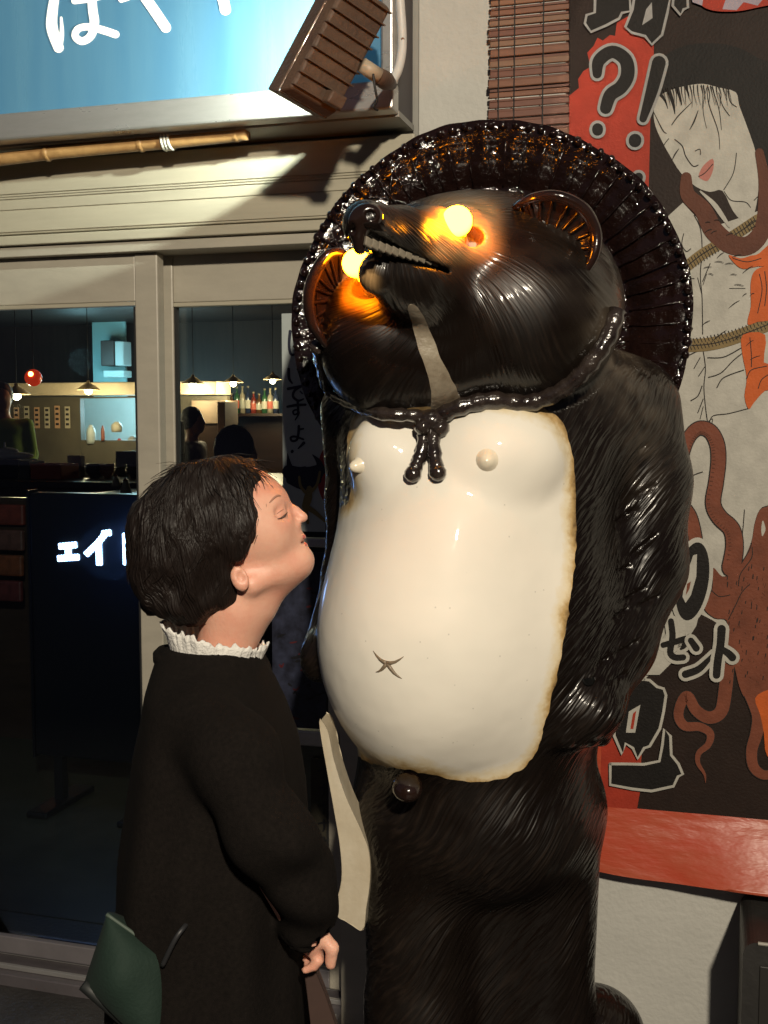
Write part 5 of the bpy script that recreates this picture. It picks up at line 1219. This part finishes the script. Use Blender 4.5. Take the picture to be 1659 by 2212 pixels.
# =================================================================== woman looking up
YW = 1.62
def pw(u, v, dy=0.0):                                 # body plane of the woman
    q = P(u, v, YW); return np.array([q.x, YW + dy, q.z], np.float32)
PXM = YW / FPX
woman = thing('person', (pw(470, 1500)[0], YW, 0), 'woman with short dark hair in black coat looking up at the statue', 'person')
M_SKIN = mat('fair_skin', (0.68,0.40,0.29), .48, var=.25, vscale=16, col2=(0.60,0.26,0.18), sss=.25, bump=.08, bscale=200)
rz = lambda deg: vrot(0, deg, 0)
def woman_d(p):
    d = ell(p, pw(472,1142), (.098,.072,.088))
    d = smin(d, ell(p, pw(525,1105), (.062,.062,.062)), .03)                         # forehead
    d = smin(d, ell(p, pw(570,1140), (.043,.058,.072), rz(-22)), .02)                # mid face
    d = smin(d, ell(p, pw(622,1168), (.021,.026,.024)), .018)                        # mouth block
    d = smin(d, ell(p, pw(650,1204), (.0155,.017,.0135)), .014)                      # chin
    for s in (-1, 1):
        d = smin(d, cone(p, pw(553,1252,s*.047), pw(642,1214,s*.010), .015, .013), .022)   # jaw
        d = smin(d, ell(p, pw(588,1140,s*.030), (.026,.020,.028)), .018)             # cheek
        d = smin(d, ell(p, pw(640,1133,s*.0095), (.0075,.006,.0065)), .005)          # nostril wing
        d = smax(d, -ell(p, pw(613,1103,s*.034), (.012,.016,.010)), .010)            # eye hollow
        d = smin(d, ell(p, pw(606,1106,s*.030), (.0125,.0125,.0125)), .004)          # lids over the eyeball
        e = ell(p, pw(531,1236,s*.069), (.0125,.007,.019), rz(-20)); e = smax(e, -ell(p, pw(535,1230,s*.078), (.0075,.008,.0115), rz(-20)), .003)
        d = smin(d, e, .005)
    d = smin(d, ell(p, pw(602,1236), (.044,.034,.022), rz(-28)), .02)
    d = smin(d, cone(p, pw(640,1226), pw(560,1290), .014, .030), .02)
    d = smin(d, ell(p, pw(596,1078), (.012,.040,.012)), .014)                        # brow
    d = smin(d, chain(p, [pw(611,1088), pw(637,1103), pw(653,1117)], (.0058,.0062,.0080), .006), .006)
    d = smin(d, ell(p, pw(649,1159), (.0070,.017,.0048), rz(-15)), .004)             # lips
    d = smin(d, ell(p, pw(652,1178), (.0078,.015,.0052), rz(-15)), .004)
    d = smax(d, -ell(p, pw(660,1169), (.010,.019,.0014), rz(-15)), .002)
    # neck, shoulders, trunk, legs
    d = smin(d, chain(p, [pw(525,1225), pw(514,1305), pw(482,1420)], (.044,.045,.043), .03), .02)
    d = smin(d, ell(p, pw(455,1545), (.07,.155,.055)), .04)
    d = smin(d, ell(p, pw(465,1660), (.085,.13,.15)), .05)
    d = smin(d, ell(p, pw(470,1900), (.095,.13,.15)), .05)
    for s in (-1, 1):
        a = np.array([pw(470,1980)[0], YW+s*.085, .72], np.float32)
        d = smin(d, chain(p, [a, a*[1,1,0]+[.01,0,.42], a*[1,1,0]+[0,0,.08]], (.082,.055,.038), .03), .04)
        d = smin(d, ell(p, a*[1,1,0]+[.05,0,.04], (.115,.04,.038)), .02)
    # near arm and hand
    d = smin(d, chain(p, ARMN, (.038,.036,.026), .02), .03)
    d = smin(d, ell(p, HAND, (.013,.021,.028), rz(-12)), .014)
    for i, (du, dv, dyy, L1) in enumerate(((7,22,-.014,24),(9,25,-.0048,27),(8,25,.0048,25),(5,22,.013,20))):
        b0 = P(HU+du, HV+dv, HYD); b0 = np.array([b0.x, HYD+dyy, b0.z], np.float32)
        b1 = b0 + np.array([.004,0,-L1*.00035], np.float32); b2 = b1 + np.array([-.005,0,-L1*.0003], np.float32); b3 = b2 + np.array([-.012,0,-.006], np.float32)
        d = smin(d, chain(p, [A(HAND)*.35 + b0*.65, b1, b2, b3], (.0074,.0068,.0062,.005), .003), .003)
    t0 = A(HAND) + np.array([.012,-.012,.014], np.float32)
    d = smin(d, chain(p, [t0, t0 + [.016,-.004,-.018], t0 + [.014,-.002,-.042]], (.0105,.009,.007), .004), .005)
    # far arm
    d = smin(d, chain(p, [pw(460,1545,.12), pw(470,1750,.21), pw(560,1930,.16)], (.04,.036,.03), .02), .03)
    return d
HU, HV, HYD = 674, 2030, 1.47
HAND = P(HU, HV, HYD)
ARMN = [np.array([*pw(455,1500)[:1], 1.49, pw(440,1545)[2]], np.float32), A(P(560,1790,1.40)), A(P(664,2010,1.465))]
# head and hand want a fine grid: one field, one mesh
V, Q = surface(woman_d, (pw(255,900)[0], 1.30, -.01), (pw(735,900)[0], 1.93, pw(400,980)[2]), .0034)
SKIN = np_obj('body', V, Q, M_SKIN, woman)
settag(SKIN, 'fair skin of the face, neck and hand')
# eyelashes, brow, lips tint
M_LASH = mat('dark_lash', (.07,.035,.025), .6)
WB = BVHTree.FromPolygons([tuple(v) for v in V.tolist()], Q.tolist())
def onskin(u, v, lift=.0005):
    q = WB.ray_cast(EYE, ray(u, v).normalized()); return q[0] - ray(u, v).normalized()*lift
def facial(name, pts, rs, m):
    q = [Vector(k) for k in crom([onskin(*k) for k in pts], 4)]; n_ = len(q)
    G().tube(q, [float(np.interp(i/(n_-1), np.linspace(0, 1, len(rs)), rs)) for i in range(n_)], 6).build(name, m, woman, smooth=True)
facial('eyelashes', [(600,1121),(608,1119),(615,1114),(620,1107)], [.0006,.0015,.0018,.0010], M_LASH)
facial('eyebrow', [(582,1086),(590,1077),(599,1071),(606,1071)], [.0007,.0016,.0017,.0010], mat('soft_brown_brow', (.34,.17,.115), .8))
facial('eyelid_crease', [(598,1110),(606,1104),(613,1100)], [.0004,.0007,.0004], mat('soft_brown_brow', (.16,.08,.05), .8))
# lips
g = G()
for c0, c1 in (((655,1160),(650,1159)), ((658,1177),(653,1178))):
    g.tube([Vector(pw(c1[0]-4, c1[1]+1, -.016)), Vector(pw(c1[0]+5, c1[1], -.009)), Vector(pw(c0[0]+.5, c0[1], 0)), Vector(pw(c1[0]+5, c1[1], .009)), Vector(pw(c1[0]-4, c1[1]+1, .016))], [.0010,.0030,.0040,.0030,.0010], 8)
g.build('lips', mat('rose_lips', (.48,.12,.10), .4), woman, smooth=True)
# hair
HP = [(552,1000),(520,993),(488,990),(450,995),(411,1006),(372,1026),(338,1050),(310,1078),(294,1105),(288,1150),(292,1200),(300,1240),(310,1275),(326,1300),(345,1318),(372,1338),(411,1344),(456,1332),(500,1312),(532,1294),(545,1275),(530,1258),(515,1240),(514,1220),(530,1206),(543,1196),(552,1172),(559,1134),(568,1100),(570,1075),(564,1045)]
HP = crom(HP, 2, True)
def hair_d(p):
    u, v = UX + FPX*p[:,0]/YW*1.0, None
    # measured in the woman's own plane
    c, s_ = math.cos(PITCH), math.sin(PITCH); z = p[:,2]-CAM_H; dd = YW*c - z*s_; k = YW*s_ + z*c
    u = UX + FPX*p[:,0]/dd; v = VX - FPX*k/dd
    d = ell(p, pw(430,1150), (.108,.092,.118)); d = smin(d, ell(p, pw(500,1090), (.066,.078,.074)), .03); d = smin(d, ell(p, pw(370,1230), (.064,.078,.078)), .03)
    d = smin(d, ell(p, pw(440,1285), (.070,.066,.045)), .03); d = smin(d, ell(p, pw(520,1150), (.045,.082,.060)), .02)
    w = noise3(p*np.array([1,1,.55],np.float32), 42, 4)*.0060 + noise3(p*np.array([1.3,1,.5],np.float32), 100, 5)*.0022
    d = smax(d, poly_sd(u, v, HP)*PXM + w*.5, .012)
    return d + w
V, Q = surface(hair_d, (pw(270,900)[0], YW-.13, pw(0,1370)[2]), (pw(600,900)[0], YW+.13, pw(0,975)[2]), .0034)
def hair_mat():
    m = bpy.data.materials.new('dark_brown_hair'); m.use_nodes = True; nt = m.node_tree; N = nt.nodes.new; L = nt.links.new; b = nt.nodes['Principled BSDF']
    b.inputs['Roughness'].default_value = .5; b.inputs['Specular IOR Level'].default_value = .28
    at = N('ShaderNodeAttribute'); at.attribute_name = 'strand'; n1 = N('ShaderNodeTexNoise'); n1.inputs['Scale'].default_value = 1; n1.inputs['Detail'].default_value = 3; L(at.outputs['Vector'], n1.inputs['Vector'])
    mx = N('ShaderNodeMix'); mx.data_type = 'RGBA'; mx.inputs[6].default_value = (.0045,.003,.0025,1); mx.inputs[7].default_value = (.014,.0085,.0065,1); L(n1.outputs[0], mx.inputs[0]); L(mx.outputs[2], b.inputs['Base Color'])
    bp = N('ShaderNodeBump'); bp.inputs['Strength'].default_value = .9; bp.inputs['Distance'].default_value = .006; L(n1.outputs[0], bp.inputs['Height']); L(bp.outputs[0], b.inputs['Normal']); return m
M_HAIR = hair_mat()
_q = V - pw(450, 1150); _ax = A(Vector((-.15, 0, 1)).normalized()); _al = _q @ _ax; _e1 = A(Vector(_ax).orthogonal().normalized()); _e2 = np.cross(_ax, _e1)
_an = np.arctan2(_q @ _e2, _q @ _e1); _wv = noise3(V, 24, 9)
hair = np_obj('hair', V, Q, M_HAIR, woman, {'strand': np.stack([np.cos(_an)*26 + _wv*2.0, np.sin(_an)*26 + _wv*2.0, _al*16], 1).astype(np.float32)})
g = G(); idx = np.random.choice(len(V), 3200, replace=False); crown = pw(440, 1040)
_E = np.eye(3, dtype=np.float32)*.006; _gr = np.stack([hair_d(V[idx]+_E[k]) - hair_d(V[idx]-_E[k]) for k in range(3)], 1)
for i, gn in zip(idx, _gr):
    p = Vector(V[i]); n = Vector(gn.tolist()).normalized(); fl = (p - Vector(crown)); fl = Vector((fl.x - .4*abs(fl.z), fl.y, fl.z - .05)); t = (fl - n*fl.dot(n))
    if t.length < 1e-4: continue
    t.normalize()
    if t.z > .05: continue
    L_ = random.uniform(.022,.05); sd = n.cross(t)*random.uniform(-.22,.22); r_ = random.uniform(.0004,.0008)
    if p.z < pw(0,1255)[2] and p.x < pw(470,0+1)[0]: continue
    if p.z < pw(0,1050)[2] and float(hair_d(A(p + (t+sd*1.6)*L_)[None])[0]) > .004: continue
    g.tube([p - n*.001, p + (t+sd)*L_*.5 + n*.0012, p + (t+sd*1.6)*L_ + n*random.uniform(-.004,.0006)], [r_*.8, r_, r_*.3], 3, cap=False)
st = g.build('hair_strands', M_HAIR, hair, smooth=True); st['kind'] = 'stuff'
G().tube([Vector(q) for q in crom([pw(312,1285,-.02), pw(318,1305,-.03), pw(336,1318,-.03), pw(350,1316,-.02)], 5)], .003, 6).build('curl', M_HAIR, hair, smooth=True)
# lace collar
M_LACE = mat('white_lace', (.72,.70,.66), .8, var=.15, vscale=40, bump=.8, bscale=240, bdist=.003)
g = G(); n_ = 160; rows = 7; cc = pw(462, 1392)
vs = []
for j in range(rows):
    t = j/(rows-1)
    for k in range(n_):
        a = 2*math.pi*k/n_; ca, sa = math.cos(a), math.sin(a)
        rx, ry = .064 + .006*t + .006*t*t, .060 + .008*t; rip = (.0012*math.sin(a*34+2*math.sin(a*5)) + .0010*math.sin(a*53))*t + .004*math.sin(a*7+1)*t*t
        vs.append(Vector((cc[0] + (rx+rip)*ca, cc[1] + (ry+rip)*sa, cc[2] - .019*ca - .024 + .041*t + ((.0026*math.sin(a*23) + .0022*math.sin(a*7+2) + .0018*math.sin(a*41)) if j == rows-1 else 0))))
fs = [(j*n_+k, j*n_+(k+1) % n_, (j+1)*n_+(k+1) % n_, (j+1)*n_+k) for j in range(rows-1) for k in range(n_)]
g.add(vs, fs); co = g.build('lace_collar', M_LACE, woman, smooth=True); sm = co.modifiers.new('thick', 'SOLIDIFY'); sm.thickness = .0022
# coat
LV = [1394,1408,1424,1446,1475,1526,1600,1694,1800,1900,1990,2080,2212,2420,2520]
LL = [362,344,336,328,321,315,300,286,272,260,250,244,238,230,232]
LR = [545,560,566,574,592,614,640,655,662,668,672,676,684,694,694]
RY = [.074,.086,.108,.138,.170,.195,.215,.222,.228,.232,.236,.24,.245,.25,.25]
zz = np.array([pw(470, v)[2] for v in LV])[::-1]; xc = np.array([(pw(a, v)[0]+pw(b, v)[0])/2 for a, b, v in zip(LL, LR, LV)])[::-1]
rx_ = np.array([(pw(b, v)[0]-pw(a, v)[0])/2 for a, b, v in zip(LL, LR, LV)])[::-1]; ry_ = np.array(RY)[::-1]
SLV = [np.array([pw(452,1)[0], 1.475, pw(440,1500)[2]], np.float32), A(P(505,1640,1.41)), A(P(582,1800,1.385)), A(P(648,1905,1.42)), A(P(668,1992,1.46))]
SLF = [pw(455,1500,.14), pw(475,1700,.22), pw(540,1860,.20), pw(600,1980,.16)]
def coat_d(p):
    z = p[:,2]; cx = np.interp(z, zz, xc); rx = np.interp(z, zz, rx_); ry = np.interp(z, zz, ry_)
    a = np.arctan2((p[:,1]-YW)/ry, (p[:,0]-cx)/rx); k = np.clip((zz[-1]-z)/.75, 0, 1)
    fold = .010*k*np.sin(a*5+1.0+z*2) + .006*k*np.sin(a*11+.4-z*3) + .004*noise3(p, 9, 2)
    q = np.sqrt(((p[:,0]-cx)/rx)**2 + ((p[:,1]-YW)/ry)**2); d = (q-1)*np.minimum(rx, ry)*.9 + fold
    d = smax(d, z - float(zz[-1]), .010); d = smax(d, float(zz[0]) - z, .006)
    wr = .0035*np.sin(p[:,2]*70 + p[:,0]*45) * np.clip((p[:,0]-SLV[1][0])/.05, 0, 1)
    s = chain(p, SLV, (.050,.052,.050,.042,.039), .03) + wr + .004*noise3(p, 14, 7)
    s = smax(s, -(cone(p, SLV[-1], A(P(700,2080,1.47)), .034, .034)), .004)
    d = smin(d, s, .022)
    d = smin(d, chain(p, SLF, (.07,.066,.055,.045), .03), .03)
    d = smax(d, -cone(p, pw(470,1300), pw(462,1410), .066, .056), .006)             # neck opening
    return d
V, Q = surface(coat_d, (pw(200,900)[0], 1.28, float(zz[0])-.02), (pw(760,900)[0], 1.93, float(zz[-1])+.02), .0062)
M_COAT = mat('black_brown_wool', (.0055,.0045,.004), 1.0, var=.5, vscale=160, col2=(.0095,.0075,.0065), bump=.5, bscale=700, bdist=.002, spec=.08)
coat = np_obj('coat', V, Q, M_COAT, woman); settag(coat, 'loose black brown wool coat')
# ribbed stand collar of the coat
g = G(); n_ = 120
for j, (dr_, dz) in enumerate(((.004,-.016),(.010,-.006),(.010,.004),(.004,.010),(-.002,.004),(-.002,-.014))):
    for k in range(n_):
        a = 2*math.pi*k/n_; ca, sa = math.cos(a), math.sin(a); rb = .0012*math.sin(a*60) if 0 < j < 4 else 0
        g.v.append(Vector((cc[0]-.004 + (.074+dr_+rb)*ca, cc[1] + (.072+dr_+rb)*sa, cc[2] - .036 - .022*ca + dz)))
for j in range(5):
    for k in range(n_): g.f.append((j*n_+k, j*n_+(k+1) % n_, (j+1)*n_+(k+1) % n_, (j+1)*n_+k))
g.build('coat_collar', M_COAT, woman, smooth=True)
# brown lining below the hand
g = G(); y_ = 1.50
g.prism([P(a, b, y_) for a, b in ((659,2088),(684,2100),(705,2150),(727,2216),(745,2300),(680,2300),(671,2212),(664,2150))], Vector((0,.012,0)))
g.build('coat_lining', mat('brown_lining', (.045,.022,.016), .8, var=.3), woman, bevel=.002)
# green bag hanging at her back
yb_ = 1.42
bag = thing('shoulder_bag', P(285, 2215, yb_), 'dark green fabric bag hanging behind the woman at bottom left', 'bag')
M_BAG = mat('dark_green_canvas', (.0035,.018,.011), .85, var=.3, vscale=6, bump=.15, bscale=200)
TL, TR, BR, BL = [P(*q, yb_) for q in ((232,1972),(366,2066),(392,2300),(184,2118))]
g = G(); N_ = 14
for side in (-1, 1):
    for j in range(N_+1):
        for i in range(N_+1):
            s_, t_ = i/N_, j/N_; q = TL*(1-s_)*(1-t_) + TR*s_*(1-t_) + BR*s_*t_ + BL*(1-s_)*t_
            bul = (math.sin(math.pi*s_)**.6 * (math.sin(math.pi*min(1, t_*.9+.05)))**.5) * .045 + .004
            g.v.append(q + Vector((0, side*bul + .006*math.sin(s_*9+t_*5)*math.sin(math.pi*s_)*math.sin(math.pi*t_), 0)))
M1 = (N_+1)**2
for j in range(N_):
    for i in range(N_):
        a = j*(N_+1)+i; g.f.append((a, a+1, a+N_+2, a+N_+1)); g.f.append((M1+a, M1+a+N_+1, M1+a+N_+2, M1+a+1))
ed = [j for j in range(N_)] + [N_+j*(N_+1) for j in range(N_)] + [N_*(N_+1)+N_-j for j in range(N_)] + [(N_-j)*(N_+1) for j in range(N_)]
for a, b in zip(ed, ed[1:]+ed[:1]): g.f.append((a, M1+a, M1+b, b))
g.build('bag_body', M_BAG, bag, smooth=True)
G().tube([TL.lerp(TR, t) + Vector((0,-.006,.001)) for t in [i/10 for i in range(11)]], .0028, 6).build('piping', mat('pale_piping', (.05,.07,.055), .6), bag, smooth=True)
G().tube([BL.lerp(BR, t) + Vector((0,-.01,0)) for t in [i/10 for i in range(11)]], .008, 6).build('base_piping', mat('black_base', (.01,.012,.012), .6), bag, smooth=True)
for k in (1,):
    G().tube([Vector(q) for q in crom([TR.lerp(TL, .22-.18*k) + Vector((0,-.03,0)), P(366+12*k,2030,1.378), P(390+10*k,2000,1.39), P(412+8*k,1980,1.44)], 6)], .0035, 6).build('strap', mat('black_strap', (.018,.018,.020), .5), bag, smooth=True)
